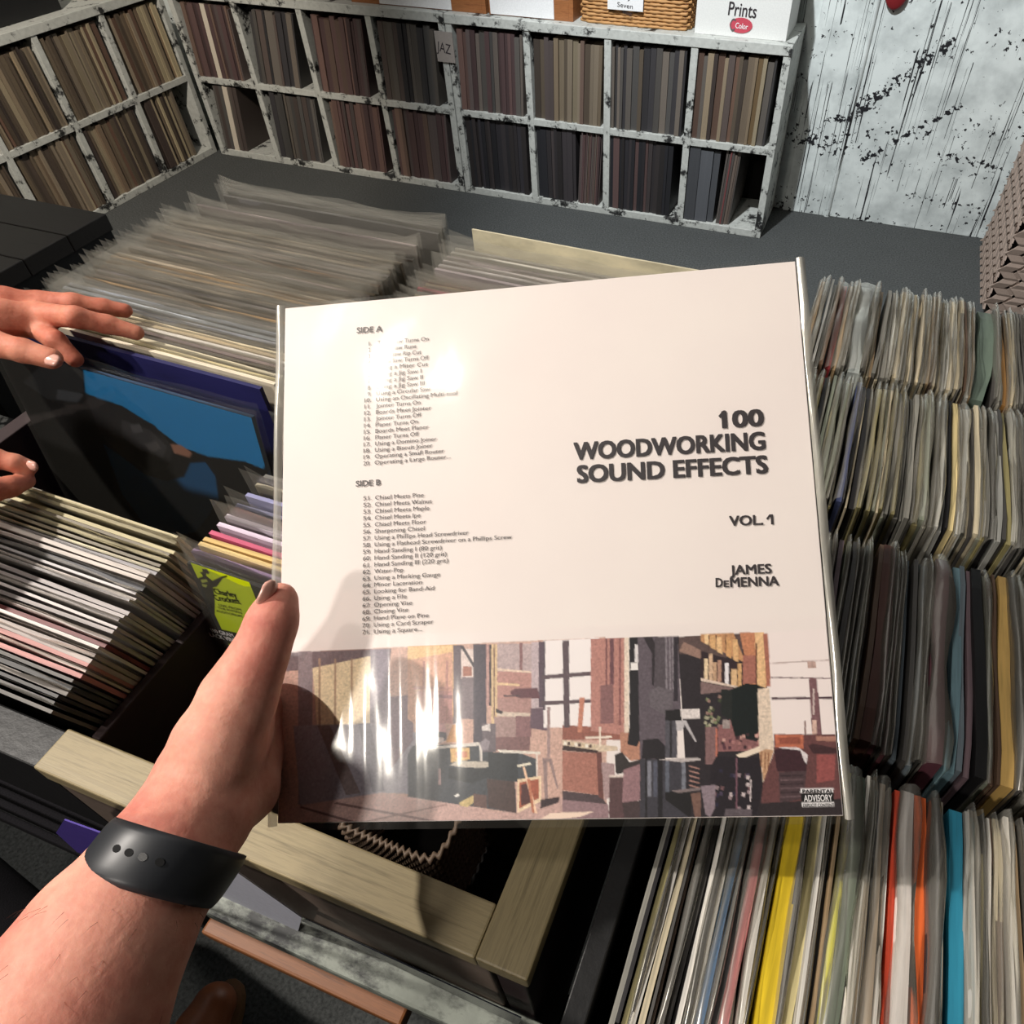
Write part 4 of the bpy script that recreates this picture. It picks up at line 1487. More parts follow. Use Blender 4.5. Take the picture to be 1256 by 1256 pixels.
ad(Z4([(690, 375), (720, 355), (870, 350), (885, 420), (760, 425), (690, 395)]), (104, 68, 76))
ad(Z4([(640, 400), (750, 398), (750, 410), (640, 410)]), (80, 66, 70))
ad(R4(Z4, 600, 420, 830, 520), (176, 138, 132))
ad(R4(Z4, 580, 545, 725, 700), (168, 140, 136))
ad(Z4([(600, 510), (820, 520), (820, 550), (600, 540)]), (214, 196, 180))
ad(Z4([(590, 488), (640, 510), (630, 528), (590, 515)]), (50, 42, 48))
ad(R4(Z4, 725, 540, 830, 680), (140, 104, 106))
ad(Z4([(825, 490), (930, 480), (935, 640), (820, 620)]), (104, 84, 96))
ad(R4(Z4, 590, 680, 820, 770), (128, 96, 96))
# windows
ad([(666, 786), (735, 783), (735, 893), (667, 893)], (246, 238, 236))
ad(R4(Z4, 905, 40, 922, 500), (86, 74, 84))
# machines
ad(Z4([(60, 700), (170, 640), (260, 650), (260, 700), (180, 740), (40, 760)]), (92, 88, 96))
ad(Z4([(90, 700), (170, 680), (240, 685), (240, 715), (100, 728)]), (214, 196, 190))
ad(Z4([(255, 715), (300, 600), (355, 590), (330, 715)]), (210, 158, 112))
ad(Z4([(30, 740), (500, 720), (560, 780), (760, 790), (870, 830), (870, 950), (720, 980), (730, 1190), (530, 1160), (250, 1120), (0, 1080), (0, 800)]), (70, 74, 80))
ad(R4(Z4, 500, 590, 590, 780), (110, 100, 106))
ad(Z4([(170, 745), (470, 715), (500, 725), (500, 840), (485, 840), (480, 738), (180, 760)]), (222, 214, 206))
ad(Z4([(285, 755), (415, 752), (415, 830), (290, 850)]), (220, 180, 124))
ad(Z4([(320, 780), (400, 776), (400, 815), (325, 822)]), (196, 128, 96))
ad(Z4([(280, 870), (330, 840), (660, 850), (600, 880), (420, 888)]), (196, 186, 172))
ad(Z4([(275, 885), (560, 885), (540, 950), (430, 990), (270, 960)]), (52, 56, 60))
ad(R4(Z4, 205, 890, 222, 1000), (180, 150, 150))
ad(Z4([(310, 1075), (335, 1058), (350, 1070), (325, 1085)]), (240, 236, 230))
ad(Z4([(345, 1120), (450, 1065), (440, 1120), (400, 1150), (350, 1140)]), (206, 182, 128))
ad(Z4([(440, 1060), (530, 1070), (530, 1160), (440, 1140)]), (104, 80, 76))
ad(Z4([(540, 780), (740, 790), (740, 980), (540, 960)]), (54, 58, 62))
ad(Z4([(530, 960), (720, 980), (725, 1190), (540, 1150)]), (78, 62, 60))
ad(Z4([(600, 765), (890, 780), (890, 796), (620, 785)]), (228, 220, 208))
ad(Z4([(735, 965), (895, 940), (895, 1110), (735, 1190)]), (240, 214, 180))
ad(Z4([(748, 985), (880, 960), (880, 1090), (748, 1160)]), (166, 92, 70))
ad(Z4([(760, 1000), (800, 990), (830, 1120), (760, 1140)]), (84, 50, 50))
ad(Z4([(770, 880), (785, 880), (870, 1190), (850, 1190)]), (240, 200, 170))
ad(Z4([(800, 960), (820, 960), (850, 1190), (835, 1190)]), (190, 120, 92))
ad(Z4([(730, 870), (820, 850), (830, 865), (740, 882)]), (240, 230, 210))
ad(R4(Z4, 860, 790, 872, 945), (230, 216, 206))
ad(Z4([(495, 610), (550, 590), (555, 640), (500, 640)]), (220, 210, 206))
ad(Z4([(480, 720), (520, 690), (550, 710), (540, 770), (500, 770)]), (150, 140, 146))
# bench below the window
ad(Z5([(0, 600), (190, 610), (390, 650), (390, 700), (0, 700)]), (150, 96, 84))
ad(Z5([(0, 700), (370, 745), (370, 770), (260, 780), (0, 760)]), (216, 196, 172))
ad(Z5([(0, 735), (240, 770), (240, 790), (0, 770)]), (60, 46, 46))
ad(Z5([(0, 1040), (240, 1070), (310, 1140), (310, 1240), (0, 1240)]), (150, 122, 126))
ad(Z5([(0, 1040), (250, 1070), (300, 1130), (0, 1100)]), (80, 66, 70))
ad(Z5([(-80, 1190), (210, 1180), (120, 1215), (-180, 1250)]), (246, 220, 200))
ad(Z5([(0, 775), (240, 790), (250, 1070), (0, 1035)]), (170, 116, 102))
ad(Z5([(230, 780), (262, 780), (275, 1100), (240, 1080)]), (110, 70, 66))
ad(Z5([(262, 850), (350, 860), (350, 1060), (280, 1110)]), (172, 146, 146))
ad(Z4([(905, 820), (965, 825), (1010, 1020), (1000, 1030), (950, 850), (935, 850), (940, 1100), (920, 1110)]), (150, 128, 126))
ad(Z4([(890, 1100), (1020, 1080), (1010, 1120), (890, 1160)]), (60, 46, 50))
for k in range(9): ad(Z5([(10 + k * 24, 712 + k * 3), (26 + k * 24, 708 + k * 3), (30 + k * 24, 730 + k * 3), (8 + k * 24, 735 + k * 3)]), ((244, 236, 222), (90, 70, 66), (210, 190, 160))[k % 3])
ad(R4(Z4, 935, 480, 955, 820), (160, 136, 134))
# window bars and pillars
ad([(690, 786), (698, 786), (699, 893), (692, 893)], (92, 78, 84))
ad([(664, 829), (728, 824), (728, 829), (664, 834)], (96, 80, 86))
ad([(664, 861), (728, 858), (728, 862), (664, 866)], (96, 80, 86))
ad(Z5([(100, 650), (115, 415), (150, 415), (130, 650)]), (196, 132, 110))
ad(Z5([(190, 25), (420, 15), (430, 670), (190, 640)]), (184, 132, 122))
ad(R4(Z5, 290, 20, 300, 330), (110, 70, 74))
ad(R4(Z5, 318, 20, 345, 330), (110, 74, 80))
ad(R4(Z5, 380, 20, 392, 600), (130, 84, 84))
ad(Z5([(255, 335), (340, 325), (345, 590), (255, 590)]), (136, 98, 98))
ad(R4(Z5, 415, 15, 445, 650), (232, 214, 196))
ad(Z5([(155, 680), (330, 672), (332, 686), (155, 694)]), (240, 226, 210))
ad(R4(Z5, 246, 612, 258, 745), (240, 226, 210))
ad(Z5([(385, 650), (520, 650), (525, 830), (460, 840), (390, 780)]), (184, 134, 112))
ad(Z5([(350, 800), (400, 780), (450, 850), (520, 830), (520, 900), (360, 930)]), (52, 46, 46))
ad(Z5([(448, 15), (510, 12), (520, 700), (500, 745), (435, 730), (450, 600)]), (30, 28, 34))
ad(R4(Z5, 485, 60, 508, 180), (226, 220, 220))
ad(R4(Z5, 458, 182, 506, 232), (240, 234, 230))
ad(Z5([(315, 945), (415, 945), (415, 1230), (312, 1230)]), (90, 66, 68))
ad(Z5([(315, 938), (415, 936), (415, 948), (315, 950)]), (226, 210, 200))
ad(Z5([(410, 900), (525, 860), (530, 1100), (400, 1130)]), (150, 116, 120))
ad(Z5([(400, 1120), (560, 1100), (560, 1230), (415, 1230)]), (70, 56, 58))
# dark column
ad(Z5([(505, 10), (780, 5), (795, 500), (700, 560), (690, 830), (520, 830)]), (96, 86, 94))
ad(Z5([(540, 10), (600, 10), (625, 60), (615, 340), (600, 330), (600, 120)]), (44, 38, 44))
ad(R4(Z5, 620, 10, 690, 380), (84, 76, 82))
for x in (690, 715, 735): ad(Z5([(x, 10), (x + 9, 10), (x + 14, 380), (x + 4, 380)]), (140, 132, 138))
ad(R4(Z5, 745, 10, 775, 440), (48, 42, 50))
ad(Z5([(580, 380), (640, 340), (740, 370), (740, 470), (700, 540), (590, 480)]), (104, 96, 102))
ad(Z5([(540, 700), (640, 690), (690, 740), (690, 830), (530, 825)]), (34, 30, 36))
ad(Z5([(520, 825), (850, 840), (850, 1235), (520, 1235)]), (60, 58, 66))
for x, c in ((570, (130, 130, 140)), (610, (84, 86, 100)), (690, (96, 100, 112)), (800, (120, 122, 132))): ad(R4(Z5, x, 840, x + 26, 1080), c)
ad(R4(Z5, 555, 825, 568, 1235), (26, 24, 28))
ad(R4(Z5, 640, 830, 672, 1230), (28, 26, 32))
ad(Z5([(690, 500), (790, 495), (800, 570), (690, 570)]), (28, 26, 30))
ad(R4(Z5, 690, 570, 770, 820), (82, 80, 88))
ad(R4(Z5, 720, 570, 735, 820), (40, 38, 44))
# right half dark interior
ad(Z2([(515, 40), (870, 20), (900, 400), (900, 640), (1010, 790), (560, 795)]), (42, 36, 42))
ad(Z2([(520, 40), (800, 25), (780, 130), (520, 110)]), (92, 74, 72))
ad(Z2([(540, 60), (780, 180), (780, 190), (520, 100)]), (150, 120, 108))
ad(Z6([(0, 45), (210, 35), (290, 230), (0, 90)]), (196, 146, 104))
for k, x in enumerate((20, 58, 100, 160, 205)): ad(Z6([(x, 45 + k * 8), (x + 32, 45 + k * 8), (x + 38, 118 + k * 28), (x + 4, 104 + k * 26)]), ((232, 196, 150), (214, 170, 120), (232, 190, 140), (210, 160, 110), (222, 178, 128))[k])
for x in (50, 96, 158): ad(R4(Z6, x, 50, x + 5, 150), (70, 44, 40))
ad(Z6([(250, 35), (405, 30), (430, 380), (270, 365), (290, 230)]), (196, 132, 98))
ad(Z6([(270, 180), (350, 180), (355, 360), (270, 362)]), (166, 108, 94))
ad(Z6([(345, 32), (405, 30), (420, 390), (365, 372)]), (232, 190, 142))
ad(R4(Z6, 352, 100, 362, 370), (90, 56, 48))
ad(Z6([(0, 150), (265, 230), (265, 390), (0, 330)]), (48, 34, 40))
for x, c, y0, y1 in ((22, (232, 206, 170), 200, 335), (52, (214, 180, 150), 170, 340), (78, (196, 160, 130), 225, 350), (108, (180, 140, 120), 210, 350), (155, (236, 230, 232), 228, 370), (195, (222, 184, 140), 268, 378), (238, (214, 170, 120), 232, 385)):
    ad(R4(Z6, x, y0, x + 24 + (14 if x == 195 else 0), y1), c)
ad(Z6([(0, 325), (262, 385), (262, 396), (0, 345)]), (222, 200, 184))
ad(Z6([(0, 350), (262, 400), (0, 430)]), (130, 106, 104))
ad(Z6([(190, 400), (290, 360), (375, 370), (380, 725), (200, 700)]), (14, 24, 26))
ad(Z6([(130, 400), (200, 400), (200, 600), (130, 560)]), (30, 34, 34))
for k in range(26):
    r_ = random.Random(k)
    x, y_ = 10 + r_.uniform(0, 110), 430 + r_.uniform(0, 200)
    ad(Z6([(x, y_), (x + 18, y_ + 8), (x + 12, y_ + 26), (x - 6, y_ + 18)]), ((122, 128, 96), (170, 164, 140), (70, 76, 56), (150, 120, 110))[k % 4])
ad(R4(Z6, 30, 640, 105, 880), (130, 100, 100))
ad(R4(Z6, 95, 650, 106, 830), (200, 120, 100))
ad(Z6([(110, 640), (190, 590), (220, 700), (380, 740), (380, 790), (110, 800)]), (140, 96, 96))
for k in range(20):
    r_ = random.Random(50 + k)
    x, y_ = 120 + r_.uniform(0, 250), 700 + r_.uniform(-30, 70)
    ad(Z6([(x, y_), (x + 20, y_), (x + 20, y_ + 20), (x, y_ + 22)]), ((206, 160, 150), (90, 56, 66), (170, 120, 116), (60, 40, 46))[k % 4])
ad(R4(Z6, 140, 595, 188, 650), (160, 146, 142))
ad(Z6([(225, 820), (400, 755), (405, 790), (260, 845)]), (240, 222, 200))
ad(Z6([(365, 395), (440, 390), (470, 780), (400, 1000), (375, 760)]), (226, 206, 186))
ad(Z6([(375, 800), (420, 780), (470, 790), (405, 990)]), (200, 158, 124))
for x in (385, 410, 432): ad(Z6([(x, 800), (x + 9, 800), (x + 4, 930), (x - 2, 930)]), (140, 96, 70))
ad(Z6([(400, 40), (430, 40), (442, 200), (450, 380), (425, 380)]), (170, 110, 92))
# right window
ad(Z6([(432, 30), (830, 10), (890, 700), (470, 690), (450, 390)]), (243, 230, 226))
ad(Z6([(440, 228), (845, 205), (846, 213), (440, 236)]), (190, 170, 166))
ad(Z6([(450, 318), (855, 325), (856, 332), (450, 326)]), (120, 96, 100))
ad(Z6([(455, 450), (865, 445), (866, 460), (455, 464)]), (84, 64, 72))
ad(Z6([(685, 220), (740, 220), (742, 262), (686, 262)]), (190, 160, 150))
ad(Z6([(695, 325), (745, 325), (780, 690), (715, 690)]), (122, 88, 92))
ad(R4(Z6, 720, 395, 730, 560), (214, 196, 190))
ad(R4(Z6, 666, 600, 676, 690), (110, 70, 66))
ad(R4(Z6, 716, 595, 745, 700), (214, 180, 166))
# lower right room
ad(Z6([(470, 685), (885, 688), (920, 1190), (380, 1200), (400, 1000), (470, 800)]), (104, 66, 66))
ad(Z6([(475, 690), (660, 690), (660, 780), (480, 770)]), (190, 110, 84))
ad(Z6([(500, 710), (640, 700), (640, 750), (510, 750)]), (150, 82, 66))
ad(Z6([(740, 700), (885, 700), (890, 730), (745, 730)]), (176, 128, 112))
ad(Z6([(690, 760), (720, 745), (880, 780), (885, 810), (720, 810)]), (64, 40, 44))
ad(Z6([(745, 815), (865, 820), (860, 980), (745, 1000)]), (150, 82, 80))
ad(Z6([(470, 790), (520, 770), (630, 775), (685, 830), (680, 930), (490, 925)]), (60, 34, 42))
ad(Z6([(500, 775), (520, 768), (630, 772), (688, 820), (680, 880), (665, 860), (640, 790)]), (226, 216, 216))
ad(Z6([(500, 930), (680, 920), (660, 1100), (510, 1130)]), (76, 58, 62))
for k in range(6): ad(Z6([(510, 950 + k * 27), (660, 945 + k * 27), (658, 953 + k * 27), (512, 959 + k * 27)]), (110, 88, 92) if k % 2 else (50, 36, 42))
ad(Z6([(380, 1130), (925, 1100), (930, 1240), (380, 1225)]), (46, 38, 42))
# lower middle clutter
ad(Z6([(100, 830), (380, 840), (400, 1000), (360, 1200), (60, 1220), (60, 900)]), (34, 28, 36))
for k in range(30):
    r_ = random.Random(100 + k)
    x, y_ = 60 + r_.uniform(0, 250), 880 + r_.uniform(0, 300)
    ad(Z6([(x, y_), (x + 22, y_ + 4), (x + 16, y_ + 30), (x - 4, y_ + 22)]), ((150, 130, 134), (70, 60, 80), (44, 40, 60), (110, 80, 84), (206, 190, 190), (36, 30, 36))[k % 6])
ad(Z6([(318, 975), (326, 975), (322, 1120), (314, 1120)]), (214, 200, 200))
ad(R4(Z6, 225, 840, 235, 1200), (120, 84, 96))
ad(Z6([(0, 1020), (95, 1010), (90, 1160), (60, 1220), (30, 1200)]), (140, 124, 132))
ad(Z6([(160, 1165), (330, 1168), (325, 1215), (150, 1215)]), (96, 86, 92))
ad(Z5([(640, 830), (850, 820), (928, 822), (928, 835), (800, 850)]), (190, 180, 178))
ad(Z5([(790, 495), (920, 490), (925, 555), (800, 560)]), (226, 216, 212))
ad(Z5([(760, 570), (830, 570), (900, 710), (890, 712), (820, 600), (800, 640), (765, 640)]), (190, 184, 186))
for k in range(5): ad(Z5([(850, 870 + k * 32), (920, 890 + k * 32), (920, 898 + k * 32), (850, 880 + k * 32)]), (170, 130, 120))
ad(Z5([(690, 1050), (860, 1030), (870, 1060), (860, 1225), (690, 1100)]), (26, 24, 28))
ad(Z5([(730, 1040), (930, 1018), (928, 1035), (780, 1056)]), (130, 116, 116))
ad(Z5([(860, 1060), (928, 1050), (928, 1230), (890, 1230)]), (120, 90, 80))
# the printed notice in the corner
ad(Z6([(640, 1035), (852, 1032), (852, 1062), (640, 1064)]), (236, 232, 232))
ad(Z6([(645, 1068), (855, 1064), (857, 1118), (648, 1122)]), (16, 16, 18))
ad(Z6([(648, 1125), (856, 1122), (857, 1150), (650, 1152)]), (236, 232, 232))
GW, GH = 560, 190
img = raster(pl, GW, GH, COVER)
nz = rng.normal(0, 1, (GH, GW))
nz = (nz + np.roll(nz, 1, 0) + np.roll(nz, 1, 1)) / 3
lum = img.mean(-1, keepdims=True)
img = np.clip(img * (1 + 0.16 * nz[..., None] * (lum < 0.72)), 0, 1)
me = print_mesh('workshop_photograph', img, np.array([0.0006, -hH * T0, 0.00025]), np.array([hW - 0.0012, 0, 0]), np.array([0, -(HH - 0.0006), 0]))
me.flip_normals()
# keep only the printed rows: the picture's top edge follows the cover colour above it
ph = link('workshop_photograph', me, None, held)
ph['label'] = 'printed photograph of a sunlit woodworking shop across the foot of the cover'

BOLD = 0.04
lettering([('100', (887, 525), (936, 522), 20, BOLD), ('WOODWORKING', (705, 564), (938, 551), 21, BOLD), ('SOUND EFFECTS', (709, 592), (941, 580), 21, BOLD)],
          P0, None, None, hn, M_ink, cover)
lettering([('VOL. 1', (895, 645), (948, 643), 12, 0.03), ('JAMES', (896, 705), (946, 703), 11.5, 0.03), ('D', (878, 720), (886, 720), 11, 0.03), ('E', (888, 720), (894, 720), 8, 0.03), ('MENNA', (896, 720), (955, 718), 11.5, 0.03)],
          P0, None, None, hn, M_ink, cover)
def ink_poly(pxs, parent):
    V = [on_plane(u, v, P0, hn) + hn * 0.0006 for u, v in pxs]
    o = link('lettering', mesh('lettering', V, [list(range(len(V)))]), M_ink)
    o.parent = parent
    o.matrix_parent_inverse = parent.matrix_world.inverted()


ink_poly([(881, 510.5), (886.5, 504), (889.5, 503.6), (889.5, 508.5), (887.5, 508.7), (883.5, 513.5)], cover)
ink_poly([(939.5, 636), (943.5, 631), (946.5, 631), (946.5, 634), (943.5, 634.5), (941, 638)], cover)
sa = ['Table Saw Turns On', 'Table Saw Runs', 'Table Saw Rip Cut', 'Table Saw Turns Off', 'Using a Miter Cut', 'Using a Jig Saw I', 'Using a Jig Saw II', 'Using a Jig Saw III', 'Using a Circular Saw',
      'Using an Oscillating Multi-tool', 'Jointer Turns On', 'Boards Meet Jointer', 'Jointer Turns Off', 'Planer Turns On', 'Boards Meet Planer', 'Planer Turns Off', 'Using a Domino Joiner', 'Using a Biscuit Joiner', 'Operating a Small Router', 'Operating a Large Router...']
ea = [526, 511, 517, 526, 525, 517, 519, 521, 528, 561, 516, 529, 517, 513, 526, 514, 536, 531, 545, 553]
ya = [420.5, 429, 437, 443.5, 451, 460, 467, 474, 481, 485, 495, 502, 511, 518, 526, 533, 541, 549, 556, 562]
La = [('SIDE A', (438, 409), (469, 407), 7, 0.02)]
for i, (t, e, yy) in enumerate(zip(sa, ea, ya)):
    x0 = 463.5 - 3.5 * i / 19
    y0 = 570 - (19 - i) * 7.72
    La.append((t, (x0, y0), (e, y0 - (e - x0) * 0.082), 5.0, 0.005))
    La.append(('%d.' % (i + 1), ((449 if i > 8 else 453) - 3 * i / 19, y0 + 1.1), (456.5 - 2 * i / 19, y0 + 0.5), 5.0, 0.005))
lettering(La, P0, None, None, hn, M_ink2, cover)
sb = ['Chisel Meets Pine', 'Chisel Meets Walnut', 'Chisel Meets Maple', 'Chisel Meets Ipe', 'Chisel Meets Floor', 'Sharpening Chisel', 'Using a Phillips Head Screwdriver', 'Using a Flathead Screwdriver on a Phillips Screw',
      'Hand Sanding I (80 grit)', 'Hand Sanding II (120 grit)', 'Hand Sanding III (220 grit)', 'Water-Pop', 'Using a Marking Gauge', 'Minor Laceration', 'Looking for Band-Aid', 'Using a File', 'Opening Vise', 'Closing Vise', 'Hand Plane on Pine', 'Using a Card Scraper', 'Using a Square...']
eb = [520, 530, 527, 516, 523, 521, 575, 628, 542, 548, 550, 495, 540, 518, 533, 499, 506, 501, 526, 532, 518]
yb = [611, 618.5, 627, 636, 643, 652, 657, 661.5, 675, 683, 690.5, 703, 708, 717.5, 725, 735, 743, 751.5, 758.5, 767, 775.5]
Lb = [('SIDE B', (437, 597), (467, 595), 7, 0.02)]
for i, (t, e, yy) in enumerate(zip(sb, eb, yb)):
    y0 = 613 + i * 8.2
    Lb.append((t, (460.5 - 1.5 * i / 20, y0), (e, y0 - (e - 460) * 0.056), 5.2, 0.005))
    Lb.append(('%d.' % (i + 51), (446 - 1.2 * i / 20, y0 + 0.9), (456 - 1.2 * i / 20, y0 + 0.4), 5.2, 0.005))
lettering(Lb, P0, None, None, hn, M_ink2, cover)
q6 = lambda x, y_: (860 + x * 185 / 968, 770 + y_ * 240 / 1256)
lettering([('PARENTAL', q6(650, 1060), q6(846, 1058), 4.4, 0.02), ('EXPLICIT CONTENT', q6(654, 1149), q6(852, 1147), 4.2, 0.01)], P0, None, None, hn, plain('notice_black', C4(18, 18, 20), 0.5), ph)
lettering([('ADVISORY', q6(660, 1114), q6(842, 1110), 8, 0.02)], P0, None, None, hn, M_inkwhite, ph)

# plastic sleeve round the held album: gently rumpled front sheet, folded margins
NX, NYg = 110, 110
mg = 0.0055
gx = np.linspace(-mg, hW + mg * 0.9, NX)
gy = np.linspace(0.0015, -hH - 0.0035, NYg)
GX, GY = np.meshgrid(gx, gy)
s = GX / hW
t = -GY / hH
wr = 0.00038 * np.exp(-((s - 0.22) / 0.14) ** 2 - ((t - 0.80) / 0.20) ** 2) * (np.sin(s * 95 + 5 * t) + 0.6 * np.sin(s * 170 - 9 * t))
wr += 0.00040 * np.exp(-((s - 0.22) / 0.22) ** 2 - ((t - 0.18) / 0.25) ** 2) * np.sin(s * 26 + 11 * t + 1.5 * np.sin(t * 12))
wr += 0.00010 * np.sin(s * 9 + 2.0 * np.sin(t * 5)) + 0.00008 * np.sin(t * 13 + s * 4)
GZ = 0.0016 + wr
P = np.stack([GX, GY, GZ], -1)
me = grid_mesh('plastic_sleeve', P)
me.flip_normals()
me.materials.append(M_polyheld)
link('plastic_sleeve', me, None, held)
# folded side margins catching light
for nm, xa, xb in (('sleeve_fold', -mg, -0.0004), ('sleeve_fold', hW + 0.0004, hW + mg)):
    ys = np.linspace(0.0015, -hH - 0.0015, 60)
    P = np.zeros((60, 4, 3))
    for j in range(4):
        P[:, j, 0] = xa + (xb - xa) * j / 3
        P[:, j, 1] = ys
        P[:, j, 2] = 0.0005 + 0.0012 * math.sin(j * 1.3) + 0.0005 * np.sin(ys * 60 + j)
    me = grid_mesh(nm, P)
    me.materials.append(M_polyedge)
    link(nm, me, None, held)

# ------------------------------------------------------------------ photographer's arm and hand
plz = lambda u, v: float(np.dot(on_plane(u, v, P0, hn) - CP, RR[2]))       # depth of the cover plane at a pixel
arm = [
    [(D(-190, 1640, .27), .050), (D(-20, 1400, .287), .047), (D(78, 1245, .310), .0400), (D(132, 1150, .325), .0337), (D(190, 1062, .343), .0268), (D(228, 1000, .361), .0234)],
    [(D(78, 1245, .320), .037), (D(142, 1150, .337), .030), (D(208, 1062, .354), .0244), (D(248, 1000, .369), .0220)],
    # heel and palm
    [(D(228, 1000, .364), .0230), (D(254, 950, .382), .0232), (D(278, 905, .395), .0216), (D(303, 850, .408), .0170)],
    [(D(256, 1000, .377), .0220), (D(297, 968, .404), .0178), (D(308, 925, .421), .0162), (D(317, 870, .428), .0150)],
    # thenar mound and thumb
    [(D(246, 968, .372), .0170), (D(268, 912, .376), .0206), (D(293, 855, .377), .0176), (D(309, 822, .377), .0140), (D(322, 795, .377), .0120), (D(334, 762, .379), .0113), (D(343, 736, .384), .0092)],
]


def finger(u0, v0, u1, v1, u2, v2, r):
    z0, z1, z2 = plz(u0, v0) + 0.004 + r + 0.001, plz(u1, v1) + 0.0055 + r * 0.95, plz(u2, v2) + 0.0055 + r * 0.85
    return [(D(u0, v0, z0 + 0.004), r * 1.15), (D(u1, v1, z1), r * 0.98), (D(u2, v2, z2), r * 0.82)]


arm += [finger(345, 850, 420, 815, 500, 790, .0092), finger(345, 885, 430, 862, 525, 848, .0096), finger(345, 918, 430, 905, 515, 900, .0090), finger(342, 948, 410, 945, 475, 945, .0080)]
for (u, v) in ((345, 850), (345, 885), (345, 918), (342, 948)):
    arm.append([(D(304, (v + 900) / 2, plz(304, v) + .024), .0145), (D(u, v, plz(u, v) + 0.018), .0108)])
me = sdf_mesh('person', arm, 0.0020, 0.008)
me.materials.append(M_skin1)
person = link('person', me)
tag(person, "bare forearm and left hand in a black wristband, thumb pressing the white album's left edge", 'person')


def nail(name, u, v, z, ang, lx, ly, tilt, parent, mat=M_nail):
    """small curved plate; built around a point in space, facing the viewer and tilted to the side"""
    V, F = [], []
    c = D(u, v, z)
    X, Y, Zf = RR[0], -RR[1], -RR[2]
    ca, sa_ = math.cos(ang), math.sin(ang)
    ax = X * ca + Y * sa_            # along the finger
    si = -X * sa_ + Y * ca
    ct, stt = math.cos(tilt), math.sin(tilt)
    si2 = si * ct + Zf * stt
    nf = Zf * ct - si * stt
    n_, m_ = 9, 7
    for i in range(n_):
        a = -1 + 2 * i / (n_ - 1)
        for j in range(m_):
            b = -1 + 2 * j / (m_ - 1)
            w_ = math.sqrt(max(0.0, 1 - max(0, abs(a) - 0.45) ** 2 / 0.32))
            V.append(c + ax * a * lx + si2 * b * ly * w_ - nf * (0.35 * ly * b * b + 0.12 * lx * a * a))
    for i in range(n_ - 1):
        for j in range(m_ - 1):
            k_ = i * m_ + j
            F.append((k_, k_ + m_, k_ + m_ + 1, k_ + 1))
    me = mesh(name, V, F, True)
    o = link(name, me, mat, parent)
    mod = o.modifiers.new('thickness', 'SOLIDIFY')
    mod.thickness = 0.0006
    return o


nail('thumbnail', 331, 730, .3725, math.radians(66), .0075, .0050, math.radians(62), person)

# wristband
c1, c2 = D(173, 1092, .334), D(211, 1040, .344)
axd = (c2 - c1) / np.linalg.norm(c2 - c1)
side = np.cross(axd, RR[2]); side /= np.linalg.norm(side)
dep = np.cross(axd, side)
if np.dot(dep, RR[2]) < 0: dep = -dep
wb = bpy.data.objects.new('wristband', None)
COL.objects.link(wb)
bpy.data.objects.remove(wb)
NA, prof = 64, []
hwid = 0.0125
for j in range(9):
    a = -1 + 2 * j / 8
    prof.append((a * hwid, 0.0012 * (1 - a ** 4)))
prof += [(hwid, -0.0015), (-hwid, -0.0015)]
V, F = [], []
mid = (c1 + c2) / 2 + RR[2] * 0.006
for i in range(NA):
    a = 2 * math.pi * i / NA
    for (h_, r_) in prof:
        rs, rd = 0.0303 + r_, 0.0330 + r_
        # slight skew so the band sits tilted on the arm
        V.append(mid + axd * (h_ - 0.006 * math.cos(a)) + side * rs * math.cos(a) + dep * rd * math.sin(a))
n_ = len(prof)
for i in range(NA):
    for j in range(n_):
        F.append((i * n_ + j, ((i + 1) % NA) * n_ + j, ((i + 1) % NA) * n_ + (j + 1) % n_, i * n_ + (j + 1) % n_))
me = mesh('wristband', V, F, True)
bm = bmesh.new(); bm.from_mesh(me); bmesh.ops.recalc_face_normals(bm, faces=bm.faces); bm.to_mesh(me); bm.free()
band = link('wristband', me, M_rubber, person)
band['label'] = 'black silicone wristband with small holes'


def band_spot(name, aa, hh, r, mat, lift):
    a = aa
    c = mid + axd * (hh - 0.006 * math.cos(a)) + side * (0.0303 + 0.0012 + lift) * math.cos(a) + dep * (0.0330 + 0.0012 + lift) * math.sin(a)
    nn = side * math.cos(a) + dep * math.sin(a)
    tt = -side * math.sin(a) + dep * math.cos(a)
    K_ = 14
    V = [c + axd * r * math.cos(q) + tt * r * 1.25 * math.sin(q) for q in np.linspace(0, 2 * math.pi, K_, endpoint=False)]
    V += [v - nn * 0.0012 for v in V]
    F = [list(range(K_))] + [(i, (i + 1) % K_, K_ + (i + 1) % K_, K_ + i) for i in range(K_)]
    return link(name, mesh(name, V, F), mat, band)


M_hole = plain('band_hole', C4(8, 8, 9), 0.9)
for k, a in enumerate((-1.75, -1.52, -1.32, -1.12)):
    band_spot('peg' if k == 1 else 'hole', a, 0.001, 0.0016, M_metal if k == 1 else M_hole, 0.0002)

